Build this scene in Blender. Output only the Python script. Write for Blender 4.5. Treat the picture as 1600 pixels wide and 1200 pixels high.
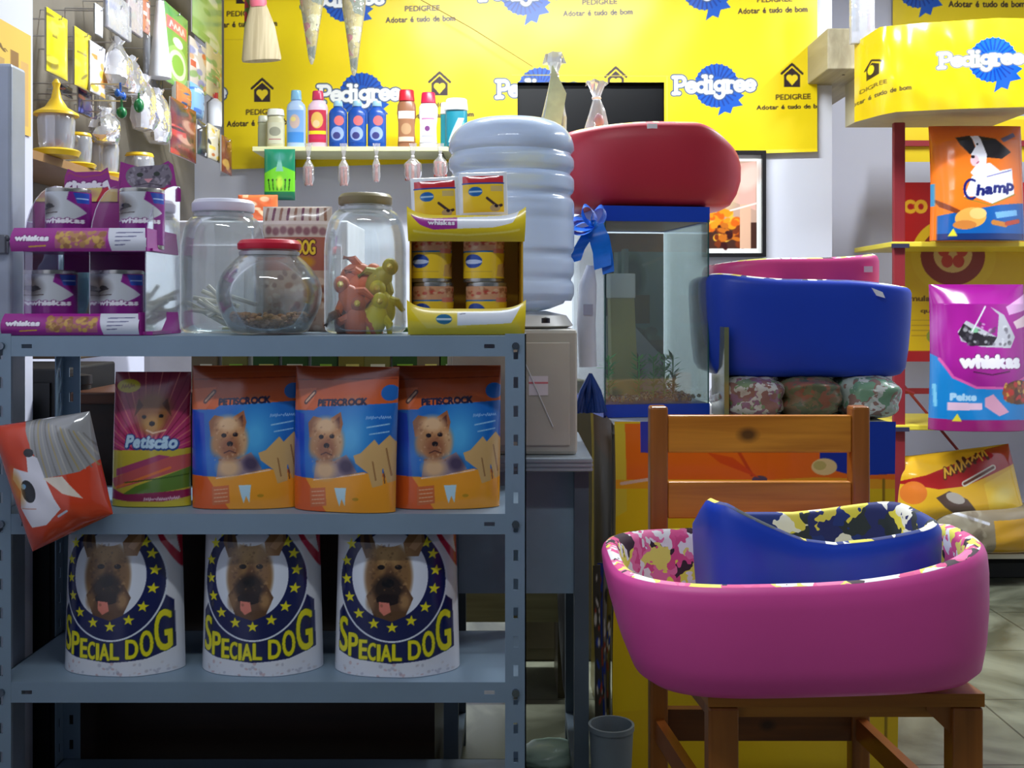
import bpy, math, random
import numpy as np
from mathutils import Vector, Matrix
random.seed(7); rng = np.random.default_rng(7)
for o in list(bpy.data.objects): bpy.data.objects.remove(o, do_unlink=True)
S = bpy.context.scene
PI = math.pi
# ---------------------------------------------------------------- camera
F = 1700.0; CZ = 1.06; HY = 480.0
cd = bpy.data.cameras.new('camera'); cam = bpy.data.objects.new('camera', cd); S.collection.objects.link(cam)
cam.location = (0, 0, CZ); cam.rotation_euler = (PI/2, 0, 0)
cd.sensor_width = 36; cd.lens = 36*F/1600; cd.shift_y = -(600-HY)/1600; cd.clip_start = .05
S.camera = cam
def X(px, D): return (px-800)/F*D
def Z(py, D): return CZ-(py-HY)/F*D
# ---------------------------------------------------------------- light
S.view_settings.view_transform = 'Standard'; S.view_settings.look = 'None'
S.view_settings.exposure = 0.0; S.view_settings.gamma = 1; S.view_settings.use_curve_mapping = False
w = bpy.data.worlds.new('world'); S.world = w; w.use_nodes = True
w.node_tree.nodes['Background'].inputs[0].default_value = (.62, .76, 1, 1)
w.node_tree.nodes['Background'].inputs[1].default_value = .10
LAMPS = [(0.1, 3.15, 2.62, 1.25, 0, 75), (1.75, 3.3, 2.62, 1.2, PI/2, 46), (-0.2, 0.7, 2.62, 1.2, 0, 19)]   # x, y, z, length, turn, watts
# ---------------------------------------------------------------- materials
def lin(c):
    c = np.asarray(c, float)/255.
    return np.where(c <= .04045, c/12.92, ((c+.055)/1.055)**2.4)
def rgba(c): return tuple(float(v) for v in lin(c))+(1.,)
MC = {}
def nt(name):
    m = bpy.data.materials.new(name); m.use_nodes = True
    t = m.node_tree; return m, t, t.nodes['Principled BSDF'], t.nodes['Material Output']
def add_bump(t, b, scale, strength, dist=.002, detail=3):
    tc = t.nodes.new('ShaderNodeTexCoord'); n = t.nodes.new('ShaderNodeTexNoise'); n.inputs['Scale'].default_value = scale; n.inputs['Detail'].default_value = detail
    bp = t.nodes.new('ShaderNodeBump'); bp.inputs['Strength'].default_value = strength; bp.inputs['Distance'].default_value = dist
    t.links.new(tc.outputs['Object'], n.inputs['Vector']); t.links.new(n.outputs['Fac'], bp.inputs['Height']); t.links.new(bp.outputs['Normal'], b.inputs['Normal'])
def mat(col, rough=.5, metal=0, var=.07, scale=14, bump=0, bscale=60, spec=.5, trans=0):
    key = (tuple(col), rough, metal, var, scale, bump, bscale, spec, trans)
    if key in MC: return MC[key]
    m, t, b, o = nt('m_%d' % len(MC)); MC[key] = m
    tc = t.nodes.new('ShaderNodeTexCoord'); n = t.nodes.new('ShaderNodeTexNoise'); n.inputs['Scale'].default_value = scale; n.inputs['Detail'].default_value = 4
    r = t.nodes.new('ShaderNodeMix'); r.data_type = 'RGBA'
    c = np.asarray(col, float); a = rgba(c*(1-var)); z = rgba(np.minimum(c*(1+var), 255))
    r.inputs[6].default_value = a; r.inputs[7].default_value = z
    t.links.new(tc.outputs['Object'], n.inputs['Vector']); t.links.new(n.outputs['Fac'], r.inputs[0]); t.links.new(r.outputs[2], b.inputs['Base Color'])
    b.inputs['Roughness'].default_value = rough; b.inputs['Metallic'].default_value = metal
    b.inputs['Specular IOR Level'].default_value = spec
    if trans: b.inputs['Transmission Weight'].default_value = trans
    if bump: add_bump(t, b, bscale, bump)
    return m
def print_mat(rough=.3, bump=.0, bscale=18, coat=0.0, back=None):
    key = ('print', rough, bump, bscale, coat)
    if key in MC: return MC[key]
    m, t, b, o = nt('printed_%d' % len(MC)); MC[key] = m
    a = t.nodes.new('ShaderNodeAttribute'); a.attribute_name = 'Col'
    t.links.new(a.outputs['Color'], b.inputs['Base Color']); b.inputs['Roughness'].default_value = rough
    b.inputs['Coat Weight'].default_value = coat; b.inputs['Coat Roughness'].default_value = .12
    if bump: add_bump(t, b, bscale, bump, .004)
    return m
def film(tint=(235, 240, 250), clear=.6, rough=.12, bump=.6, bscale=30, gl=.25, key2=''):
    key = ('film', tuple(tint), clear, rough, bump, bscale, gl)
    if key in MC: return MC[key]
    m, t, b, o = nt('clear_film_%d' % len(MC)); MC[key] = m
    t.nodes.remove(b)
    tr = t.nodes.new('ShaderNodeBsdfTransparent'); tr.inputs[0].default_value = rgba(tint)
    df = t.nodes.new('ShaderNodeBsdfDiffuse'); df.inputs[0].default_value = rgba(tint)
    g = t.nodes.new('ShaderNodeBsdfGlossy'); g.inputs['Roughness'].default_value = rough; g.inputs[0].default_value = (1, 1, 1, 1)
    m1 = t.nodes.new('ShaderNodeMixShader'); m1.inputs[0].default_value = clear
    t.links.new(df.outputs[0], m1.inputs[1]); t.links.new(tr.outputs[0], m1.inputs[2])
    fr = t.nodes.new('ShaderNodeFresnel'); fr.inputs[0].default_value = 1.35
    ad = t.nodes.new('ShaderNodeMath'); ad.operation = 'MULTIPLY_ADD'; ad.inputs[1].default_value = .6; ad.inputs[2].default_value = gl*.3; ad.use_clamp = True
    m2 = t.nodes.new('ShaderNodeMixShader')
    t.links.new(fr.outputs[0], ad.inputs[0]); t.links.new(ad.outputs[0], m2.inputs[0]); t.links.new(m1.outputs[0], m2.inputs[1]); t.links.new(g.outputs[0], m2.inputs[2])
    t.links.new(m2.outputs[0], o.inputs[0])
    if bump:
        tc = t.nodes.new('ShaderNodeTexCoord'); n = t.nodes.new('ShaderNodeTexNoise'); n.inputs['Scale'].default_value = bscale
        bp = t.nodes.new('ShaderNodeBump'); bp.inputs['Strength'].default_value = bump; bp.inputs['Distance'].default_value = .01
        t.links.new(tc.outputs['Object'], n.inputs['Vector']); t.links.new(n.outputs['Fac'], bp.inputs['Height'])
        t.links.new(bp.outputs['Normal'], g.inputs['Normal']); t.links.new(bp.outputs['Normal'], fr.inputs['Normal'])
    return m
def glass(tint=(251, 254, 254), rough=.03): return film(tint, .955, rough, 0, 30, .08)
def voro(cols, scale, rough=.7, bump=0):
    m, t, b, o = nt('patterned_%d' % len(MC)); MC[('v', len(MC))] = m
    tc = t.nodes.new('ShaderNodeTexCoord'); v = t.nodes.new('ShaderNodeTexVoronoi'); v.inputs['Scale'].default_value = scale
    nz = t.nodes.new('ShaderNodeTexNoise'); nz.inputs['Scale'].default_value = scale*.8
    mx = t.nodes.new('ShaderNodeMix'); mx.data_type = 'RGBA'; mx.inputs[0].default_value = .08
    t.links.new(tc.outputs['Object'], nz.inputs['Vector']); t.links.new(tc.outputs['Object'], mx.inputs[6]); t.links.new(nz.outputs['Color'], mx.inputs[7])
    t.links.new(mx.outputs[2], v.inputs['Vector'])
    s = t.nodes.new('ShaderNodeSeparateColor'); t.links.new(v.outputs['Color'], s.inputs[0])
    r = t.nodes.new('ShaderNodeValToRGB'); r.color_ramp.interpolation = 'CONSTANT'
    e = r.color_ramp.elements; k = len(cols)
    e[0].color = rgba(cols[0]); e[1].position = 1/k; e[1].color = rgba(cols[1])
    for i in range(2, k):
        q = e.new(i/k); q.color = rgba(cols[i])
    t.links.new(s.outputs[0], r.inputs[0]); t.links.new(r.outputs[0], b.inputs['Base Color']); b.inputs['Roughness'].default_value = rough
    if bump: add_bump(t, b, 40, bump)
    return m
def wood(a, c, scale=6, knots=(), axis='X', rough=.35):
    m, t, b, o = nt('wood_%d' % len(MC)); MC[('w', len(MC))] = m
    tc = t.nodes.new('ShaderNodeTexCoord'); mp = t.nodes.new('ShaderNodeMapping')
    sc = {'X': (1.2, 9, 22), 'Z': (22, 9, 1.2), 'Y': (22, 1.2, 9)}[axis]
    mp.inputs['Scale'].default_value = sc
    n = t.nodes.new('ShaderNodeTexNoise'); n.inputs['Scale'].default_value = scale/3; n.inputs['Detail'].default_value = 6; n.inputs['Distortion'].default_value = .6
    r = t.nodes.new('ShaderNodeValToRGB'); r.color_ramp.elements[0].position = .3; r.color_ramp.elements[1].position = .7
    r.color_ramp.elements[0].color = rgba(a); r.color_ramp.elements[1].color = rgba(c)
    t.links.new(tc.outputs['Object'], mp.inputs[0]); t.links.new(mp.outputs[0], n.inputs['Vector']); t.links.new(n.outputs['Fac'], r.inputs[0])
    last = r.outputs[0]
    for kx, kz, kr in knots:
        sx = t.nodes.new('ShaderNodeVectorMath'); sx.operation = 'SUBTRACT'; sx.inputs[1].default_value = (kx, 0, kz)
        ml = t.nodes.new('ShaderNodeVectorMath'); ml.operation = 'MULTIPLY'; ml.inputs[1].default_value = (.75, 0, 1.1)
        ln = t.nodes.new('ShaderNodeVectorMath'); ln.operation = 'LENGTH'
        mr = t.nodes.new('ShaderNodeMapRange'); mr.inputs[1].default_value = kr*.45; mr.inputs[2].default_value = kr*1.3; mr.inputs[3].default_value = .85; mr.inputs[4].default_value = 0
        mx = t.nodes.new('ShaderNodeMix'); mx.data_type = 'RGBA'; mx.inputs[7].default_value = rgba((50, 28, 12))
        t.links.new(tc.outputs['Object'], sx.inputs[0]); t.links.new(sx.outputs[0], ml.inputs[0]); t.links.new(ml.outputs[0], ln.inputs[0])
        t.links.new(ln.outputs['Value'], mr.inputs[0]); t.links.new(mr.outputs[0], mx.inputs[0]); t.links.new(last, mx.inputs[6]); last = mx.outputs[2]
    t.links.new(last, b.inputs['Base Color']); b.inputs['Roughness'].default_value = rough
    return m
# ---------------------------------------------------------------- objects, names, labels
def link(o): S.collection.objects.link(o); return o
def tag(o, label=None, cat=None, group=None, kind=None):
    if label: o['label'] = label
    if cat: o['category'] = cat
    if group: o['group'] = group
    if kind: o['kind'] = kind
    return o
def thing(name, label, cat, loc=(0, 0, 0), rz=0, group=None, rx=0, ry=0):
    o = link(bpy.data.objects.new(name, None)); o.empty_display_size = .05
    o.location = loc; o.rotation_euler = (rx, ry, rz); return tag(o, label, cat, group)
def dup(root, loc=None, rz=None, label=None, group=None):
    r = root.copy(); link(r)
    if loc is not None: r.location = loc
    if rz is not None: r.rotation_euler = (root.rotation_euler[0], root.rotation_euler[1], rz)
    if label: r['label'] = label
    if group: r['group'] = group
    for ch in [c for c in bpy.data.objects if c.parent == root]:
        c = ch.copy(); link(c); c.parent = r
        for g in [q for q in bpy.data.objects if q.parent == ch]:
            d = g.copy(); link(d); d.parent = c
    return r
def meshobj(name, verts, faces, mats, parent=None, mi=None, smooth=False, cols=None):
    me = bpy.data.meshes.new(name)
    me.from_pydata([tuple(map(float, v)) for v in verts], [], faces)
    if not isinstance(mats, (list, tuple)): mats = [mats]
    for m in mats: me.materials.append(m)
    if mi is not None: me.polygons.foreach_set('material_index', mi)
    if smooth: me.polygons.foreach_set('use_smooth', [True]*len(me.polygons))
    if cols is not None:
        a = me.color_attributes.new('Col', 'FLOAT_COLOR', 'POINT'); a.data.foreach_set('color', np.asarray(cols, np.float32).ravel())
    me.update()
    o = link(bpy.data.objects.new(name, me))
    if parent is not None: o.parent = parent
    return o
def jitter(mb, a, seed=1, z0=-1e9):    # crumple a builder's points
    r = random.Random(seed)
    for i, v in enumerate(mb.v):
        k = 1+r.uniform(-a, a); mb.v[i] = Vector((v.x*k, v.y*(1+r.uniform(-a, a)), v.z+(r.uniform(-a, a)*.02 if v.z > .01 else 0)))
    return mb
class MB:
    def __init__(s): s.v = []; s.f = []; s.m = []; s.k = 0; s.M = Matrix()
    def at(s, M): s.M = M; return s
    def add(s, vs, fs):
        n = len(s.v); s.v += [s.M @ Vector(v) for v in vs]; s.f += [tuple(i+n for i in f) for f in fs]; s.m += [s.k]*len(fs); return s
    def box(s, x0, x1, y0, y1, z0, z1, bev=0):
        if bev <= 0:
            vs = [(x, y, z) for z in (z0, z1) for y in (y0, y1) for x in (x0, x1)]
            return s.add(vs, [(0, 2, 3, 1), (4, 5, 7, 6), (0, 1, 5, 4), (1, 3, 7, 5), (3, 2, 6, 7), (2, 0, 4, 6)])
        b = min(bev, (x1-x0)/2.01, (y1-y0)/2.01, (z1-z0)/2.01)
        def ring(i, z):
            xa, xb, ya, yb = x0+i, x1-i, y0+i, y1-i; c = b-i if i < b else 0
            c = b
            r = []
            for cx, cy, a0 in ((xb-c, yb-c, 0), (xa+c, yb-c, PI/2), (xa+c, ya+c, PI), (xb-c, ya+c, 1.5*PI)):
                for k in range(4): a = a0+PI/2*k/3; r.append((cx+c*math.cos(a), cy+c*math.sin(a), z))
            return r
        def ring2(ins, z):
            r = []; c = b-ins
            for cx, cy, a0 in ((x1-b, y1-b, 0), (x0+b, y1-b, PI/2), (x0+b, y0+b, PI), (x1-b, y0+b, 1.5*PI)):
                for k in range(4): a = a0+PI/2*k/3; r.append((cx+c*math.cos(a), cy+c*math.sin(a), z))
            return r
        R = [ring2(b-b*math.sin(t), z0+b-b*math.cos(t)) for t in (0.15, PI/4, PI/2)]+[ring2(b-b*math.sin(t), z1-b+b*math.cos(t)) for t in (PI/2, PI/4, 0.15)]
        vs = [p for r in R for p in r]; n = 16; fs = [tuple(range(n))[::-1], tuple(range(n*5, n*6))]
        for j in range(5):
            for i in range(n): fs.append((j*n+i, j*n+(i+1) % n, (j+1)*n+(i+1) % n, (j+1)*n+i))
        return s.add(vs, fs)
    def lathe(s, prof, c=(0, 0, 0), n=32, sx=1, sy=1, close=True):
        vs = []; fs = []
        for r, z in prof:
            for i in range(n): a = 2*PI*i/n; vs.append((c[0]+r*sx*math.cos(a), c[1]+r*sy*math.sin(a), c[2]+z))
        for j in range(len(prof)-1):
            for i in range(n): fs.append((j*n+i, j*n+(i+1) % n, (j+1)*n+(i+1) % n, (j+1)*n+i))
        if close:
            if prof[0][0] > 1e-5: fs.append(tuple(range(n))[::-1])
            if prof[-1][0] > 1e-5: fs.append(tuple(range(n*(len(prof)-1), n*len(prof))))
        return s.add(vs, fs)
    def tube(s, pts, r, n=8, flat=1):
        pts = [Vector(p) for p in pts]; vs = []; fs = []; up = Vector((0, 0, 1)); prev = None
        for i, p in enumerate(pts):
            t = (pts[min(i+1, len(pts)-1)]-pts[max(i-1, 0)]).normalized()
            a = t.cross(up)
            if abs(t.z) > .8: a = t.cross(Vector((1, 0, 0)))
            a.normalize(); prev = a; b = a.cross(t); rr = r[i] if isinstance(r, (list, tuple)) else r
            for k in range(n): q = 2*PI*k/n; vs.append(p+a*rr*math.cos(q)+b*rr*flat*math.sin(q))
        for i in range(len(pts)-1):
            for k in range(n): fs.append((i*n+k, i*n+(k+1) % n, (i+1)*n+(k+1) % n, (i+1)*n+k))
        fs.append(tuple(range(n))[::-1]); fs.append(tuple(range(n*(len(pts)-1), n*len(pts))))
        return s.add(vs, fs)
    def ell(s, c, r, n=14, m=9, rot=None):
        M = s.M; prof = [(max(math.sin(PI*j/m), .0001), -math.cos(PI*j/m)) for j in range(m+1)]
        vs = []; fs = []
        for q, z in prof:
            for i in range(n):
                a = 2*PI*i/n; p = Vector((q*math.cos(a)*r[0], q*math.sin(a)*r[1], z*r[2]))
                if rot is not None: p = rot @ p
                vs.append(p+Vector(c))
        for j in range(m):
            for i in range(n): fs.append((j*n+i, j*n+(i+1) % n, (j+1)*n+(i+1) % n, (j+1)*n+i))
        return s.add(vs, fs)
    def prism(s, poly, y0, y1):      # polygon in x,z extruded along y
        n = len(poly); vs = [(p[0], y0, p[1]) for p in poly]+[(p[0], y1, p[1]) for p in poly]
        fs = [tuple(range(n)), tuple(range(n, 2*n))[::-1]]+[(i, i+n, (i+1) % n+n, (i+1) % n) for i in range(n)]
        return s.add(vs, fs)
    def build(s, name, mats, parent=None, smooth=False, sharp=35):
        o = meshobj(name, s.v, s.f, mats, parent, s.m if s.k or any(s.m) else None, smooth)
        if smooth: sharp_edges(o, sharp)
        return o
def sharp_edges(o, deg):
    import bmesh
    bm = bmesh.new(); bm.from_mesh(o.data); bmesh.ops.recalc_face_normals(bm, faces=bm.faces)
    for e in bm.edges:
        if len(e.link_faces) == 2: e.smooth = e.calc_face_angle(0) < math.radians(deg)
    bm.to_mesh(o.data); bm.free()
def struct(o): o['kind'] = 'structure'; return o
# ---------------------------------------------------------------- glyphs of the built-in font
GL = {}
def load_glyphs(chars):
    obs = []
    for ch in chars:
        cu = bpy.data.curves.new('g', 'FONT'); cu.body = ch; cu.resolution_u = 4; o = link(bpy.data.objects.new('g', cu)); obs.append((ch, o))
    dg = bpy.context.evaluated_depsgraph_get(); dg.update()
    for ch, o in obs:
        me = o.evaluated_get(dg).to_mesh(); me.calc_loop_triangles()
        v = np.array([(q.co.x, q.co.y) for q in me.vertices]); t = np.array([tuple(q.vertices) for q in me.loop_triangles])
        GL[ch] = (v, t, v[:, 0].min(), v[:, 0].max(), v[:, 1].min(), v[:, 1].max())
    for ch, o in obs:
        cu = o.data; bpy.data.objects.remove(o, do_unlink=True); bpy.data.curves.remove(cu)
load_glyphs('ABCDEFGHIJKLMNOPQRSTUVWXYZabcdefghijklmnopqrstuvwxyzéã0123456789%.')
# ---------------------------------------------------------------- print artwork: coloured sheets painted vertex by vertex
class Art:
    def __init__(s, x0, y0, x1, y1, res=1.0, bg=(255, 255, 255), ss=2):
        s.x0, s.y0, s.x1, s.y1 = x0, y0, x1, y1; s.nx = max(4, int(round((x1-x0)*res))); s.ny = max(4, int(round((y1-y0)*res))); s.ss = ss
        s.W = s.nx*ss; s.H = s.ny*ss; s.kx = s.W/(x1-x0); s.ky = s.H/(y1-y0)
        s.a = np.empty((s.H, s.W, 3)); s.a[:] = bg
    def _bb(s, xa, ya, xb, yb):
        i0 = max(0, int((xa-s.x0)*s.kx)-1); i1 = min(s.W, int((xb-s.x0)*s.kx)+2); j0 = max(0, int((ya-s.y0)*s.ky)-1); j1 = min(s.H, int((yb-s.y0)*s.ky)+2)
        if i1 <= i0 or j1 <= j0: return None
        gx = s.x0+(np.arange(i0, i1)+.5)/s.kx; gy = s.y0+(np.arange(j0, j1)+.5)/s.ky
        return (slice(j0, j1), slice(i0, i1)), *np.meshgrid(gx, gy)
    def put(s, sl, m, col, al=1.0):
        m = (m*al)[..., None]; s.a[sl] = s.a[sl]*(1-m)+np.asarray(col, float)*m
    def poly(s, pts, col, al=1.0):
        p = np.asarray(pts, float); b = s._bb(p[:, 0].min(), p[:, 1].min(), p[:, 0].max(), p[:, 1].max())
        if b is None: return s
        sl, gx, gy = b; m = np.zeros(gx.shape, bool)
        for i in range(len(p)):
            xa, ya = p[i]; xb, yb = p[(i+1) % len(p)]
            if ya == yb: continue
            c = ((ya > gy) != (yb > gy)); m ^= c & (gx < (xb-xa)*(gy-ya)/(yb-ya)+xa)
        s.put(sl, m.astype(float), col, al); return s
    def rect(s, xa, ya, xb, yb, col, al=1.0): return s.poly([(xa, ya), (xb, ya), (xb, yb), (xa, yb)], col, al)
    def ell(s, cx, cy, rx, ry, col, rot=0, al=1.0, soft=0):
        R = max(rx, ry)*(1+soft); b = s._bb(cx-R, cy-R, cx+R, cy+R)
        if b is None: return s
        sl, gx, gy = b; c, q = math.cos(rot), math.sin(rot); u = ((gx-cx)*c+(gy-cy)*q)/rx; v = (-(gx-cx)*q+(gy-cy)*c)/ry
        d = np.sqrt(u*u+v*v)
        m = (d < 1).astype(float) if soft == 0 else np.clip((1+soft-d)/(2*soft), 0, 1)
        s.put(sl, m, col, al); return s
    def line(s, pts, w, col, al=1.0):
        p = np.asarray(pts, float); b = s._bb(p[:, 0].min()-w, p[:, 1].min()-w, p[:, 0].max()+w, p[:, 1].max()+w)
        if b is None: return s
        sl, gx, gy = b; d = np.full(gx.shape, 1e9)
        for i in range(len(p)-1):
            a = p[i]; e = p[i+1]-a; L = max(e@e, 1e-9); t = np.clip(((gx-a[0])*e[0]+(gy-a[1])*e[1])/L, 0, 1)
            d = np.minimum(d, np.hypot(gx-a[0]-t*e[0], gy-a[1]-t*e[1]))
        s.put(sl, (d < w/2).astype(float), col, al); return s
    def scribble(s, cx, cy, w, h, lw, col, slope=0, seed=1):     # unreadable small print
        r = random.Random(seed); n = max(4, int(w/(h*.6))); x0 = cx-w/2
        for k in range(n):
            x = x0+w*k/n; y = cy+slope*(x-cx)
            s.line([(x, y-r.uniform(0, .4)*h), (x+w/n*.35, y-h*r.uniform(.6, 1)), (x+w/n*.7, y-r.uniform(0, .5)*h)], lw, col)
        return s
    def star(s, cx, cy, r, col, rot=0):
        return s.poly([(cx+(r if k % 2 == 0 else r*.42)*math.sin(k*PI/5+rot), cy-(r if k % 2 == 0 else r*.42)*math.cos(k*PI/5+rot)) for k in range(10)], col)
    def vgrad(s, xa, ya, xb, yb, c0, c1):
        b = s._bb(xa, ya, xb, yb)
        if b is None: return s
        sl, gx, gy = b; t = np.clip((gy-ya)/(yb-ya), 0, 1)[..., None]
        s.a[sl] = np.asarray(c0, float)*(1-t)+np.asarray(c1, float)*t; return s
    def glyph(s, ch, xa, ya, xb, yb, col, bold=0, shear=0):   # fills the box xa..xb, ya(top)..yb(bottom)
        v, t, gx0, gx1, gy0, gy1 = GL[ch]
        x = xa+(v[:, 0]-gx0)/max(gx1-gx0, 1e-6)*(xb-xa); y = yb-(v[:, 1]-gy0)/max(gy1-gy0, 1e-6)*(yb-ya); x = x+shear*(yb-y)
        offs = [(0, 0)] if not bold else [(bold*math.cos(k*PI/4), bold*math.sin(k*PI/4)) for k in range(8)]+[(0, 0)]
        b = s._bb(x.min()-bold-1, y.min()-bold-1, x.max()+bold+1, y.max()+bold+1)
        if b is None: return s
        sl, GX, GY = b; m = np.zeros(GX.shape, bool)
        for tr in t:
            (ax, ay), (bx, by), (cx, cy) = [(x[k], y[k]) for k in tr]
            if abs((bx-ax)*(cy-ay)-(cx-ax)*(by-ay)) < 1e-9: continue
            for ox, oy in offs:
                i0 = np.searchsorted(GX[0], min(ax, bx, cx)+ox); i1 = np.searchsorted(GX[0], max(ax, bx, cx)+ox)
                j0 = np.searchsorted(GY[:, 0], min(ay, by, cy)+oy); j1 = np.searchsorted(GY[:, 0], max(ay, by, cy)+oy)
                if i1 <= i0 or j1 <= j0: continue
                gx = GX[j0:j1, i0:i1]-ox; gy = GY[j0:j1, i0:i1]-oy
                d1 = (gx-bx)*(ay-by)-(ax-bx)*(gy-by); d2 = (gx-cx)*(by-cy)-(bx-cx)*(gy-cy); d3 = (gx-ax)*(cy-ay)-(cx-ax)*(gy-ay)
                m[j0:j1, i0:i1] |= ~(((d1 < 0) | (d2 < 0) | (d3 < 0)) & ((d1 > 0) | (d2 > 0) | (d3 > 0)))
        s.put(sl, m.astype(float), col); return s
    def text(s, st, cx, cy, w, cap, col, bold=0, slope=0, shear=0, outline=None, ocol=None):
        # centred on cx, baseline cy, total width w, cap height cap, slope = dy/dx
        wid = [(.3 if c == ' ' else (GL[c][3]-GL[c][2])) for c in st]; gap = .09; tot = sum(wid)+gap*(len(st)-1); k = w/tot; ky = cap/.7
        for ps in ((outline, ocol), (bold, col)):
            if ps[0] is None: continue
            x = cx-w/2
            for c, q in zip(st, wid):
                if c != ' ':
                    g = GL[c]; yb = cy+slope*(x-cx)
                    s.glyph(c, x, yb-g[5]*ky, x+q*k, yb-g[4]*ky, ps[1], ps[0], shear)
                x += (q+gap)*k
        return s
    def speck(s, xa, ya, xb, yb, cols, n, r, al=1.0):
        for _ in range(n): s.ell(random.uniform(xa, xb), random.uniform(ya, yb), r*random.uniform(.5, 1.3), r*random.uniform(.5, 1.3), random.choice(cols), random.uniform(0, 3), al, .2)
        return s
    def warp(s, TL, TR, BR, BL):     # resample so that the unit square maps onto a four cornered patch
        U, V = np.meshgrid((np.arange(s.W)+.5)/s.W, (np.arange(s.H)+.5)/s.H)
        P = [TL[k]*(1-U)*(1-V)+TR[k]*U*(1-V)+BR[k]*U*V+BL[k]*(1-U)*V for k in (0, 1)]
        i = np.clip(((P[0]-s.x0)*s.kx).astype(int), 0, s.W-1); j = np.clip(((P[1]-s.y0)*s.ky).astype(int), 0, s.H-1); s.a = s.a[j, i]; return s
    def cols(s):
        a = s.a.reshape(s.ny, s.ss, s.nx, s.ss, 3).mean((1, 3)); a = lin(np.clip(a, 0, 255))
        return np.concatenate([a, np.ones(a.shape[:2]+(1,))], 2)[::-1]     # row 0 = bottom
# slab lettering of the pet-food name, drawn in strokes
def arc(cx, cy, r, a0, a1, n=12, ry=None): return [(cx+r*math.cos(math.radians(a0+(a1-a0)*i/n)), cy+(ry or r)*math.sin(math.radians(a0+(a1-a0)*i/n))) for i in range(n+1)]
SLAB = {'P': (1.0, [[(.1, 0), (.1, 1.4)], [(.1, 1.4), (.5, 1.4)]+arc(.5, 1.03, .37, 90, -90)+[(.1, .66)], [(-.12, 0), (.38, 0)], [(-.12, 1.4), (.1, 1.4)]]),
        'e': (.9, [[(.08, .52), (.82, .52)]+arc(.45, .5, .4, 5, 320, 16)]),
        'd': (1.05, [arc(.42, .48, .37, 0, 360, 16), [(.8, 0), (.8, 1.4)], [(.58, 1.4), (.8, 1.4)], [(.8, 0), (1.0, 0)]]),
        'i': (.5, [[(.2, 0), (.2, .95)], [(0, .95), (.2, .95)], [(0, 0), (.42, 0)], [(.18, 1.34), (.22, 1.34)]]),
        'g': (1.0, [arc(.42, .55, .35, 0, 360, 16), [(.78, .95), (.78, -.1)]+arc(.42, -.1, .36, 0, -150), [(.78, .95), (.98, .95)]]),
        'r': (.75, [[(.15, 0), (.15, .95)], [(-.04, .95), (.15, .95)], [(-.04, 0), (.42, 0)], [(.15, .6)]+arc(.45, .58, .3, 170, 60, 6)])}
def slab(a, cx, cy, w, slope=0, xs=1.0, oc=(70, 90, 130), fc=(248, 250, 252)):
    word = 'Pedigree'; tot = sum(SLAB[c][0] for c in word); k = w/tot; ky = k*1.0
    for lw, col in ((.55, oc), (.33, fc)):
        x = cx-w/2
        for c in word:
            for st in SLAB[c][1]: a.line([(x+p[0]*k, cy+slope*(x+p[0]*k-cx)-p[1]*ky) for p in st], lw*k, col)
            x += SLAB[c][0]*k
def rosette(a, cx, cy, r, ry=None):
    ry = ry or r; bl = (22, 88, 190); dk = (14, 60, 150)
    a.poly([(cx+r*.2, cy+ry*.7), (cx+r*.05, cy+ry*1.42), (cx+r*.35, cy+ry*1.2), (cx+r*.6, cy+ry*1.3), (cx+r*.7, cy+ry*.95), (cx+r*1.15, cy+ry*.85), (cx+r*.95, cy+ry*.6), (cx+r*1.2, cy+ry*.4), (cx+r*.5, cy)], bl)
    n = 26; a.poly([(cx+(r if k % 2 else r*.93)*math.cos(k*PI/n), cy+(ry if k % 2 else ry*.93)*math.sin(k*PI/n)) for k in range(2*n)], bl)
    for k in range(n): q = k*2*PI/n; a.line([(cx+r*.45*math.cos(q), cy+ry*.45*math.sin(q)), (cx+r*.92*math.cos(q), cy+ry*.92*math.sin(q))], r*.07, dk)
def logo(a, cx, cy, w, slope=0): rosette(a, cx+w*.02, cy-w*.02, w*.285); slab(a, cx, cy+w*.055, w, slope)
def house(a, cx, cy, w, yel=(252, 222, 40)):
    k = (50, 32, 40)
    a.line([(cx-w*.58, cy-w*.25), (cx, cy-w*.78), (cx+w*.58, cy-w*.25)], w*.13, k)
    a.poly([(cx-w*.45, cy-w*.18), (cx, cy-w*.58), (cx+w*.45, cy-w*.18), (cx+w*.45, cy+w*.5), (cx-w*.45, cy+w*.5)], k)
    a.ell(cx-w*.15, cy-w*.02, w*.18, w*.18, yel); a.ell(cx+w*.15, cy-w*.02, w*.18, w*.18, yel); a.poly([(cx-w*.32, cy+w*.04), (cx+w*.32, cy+w*.04), (cx, cy+w*.42)], yel)
def caption(a, cx, cy, k=1.0, slope=0):
    a.text('PEDIGREE', cx, cy, 54*k, 8*k, (90, 70, 30), .35*k, slope); a.text('Adotar é tudo de bom', cx-3*k, cy+17*k, 108*k, 8.5*k, (60, 45, 40), .45*k, slope)
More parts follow.
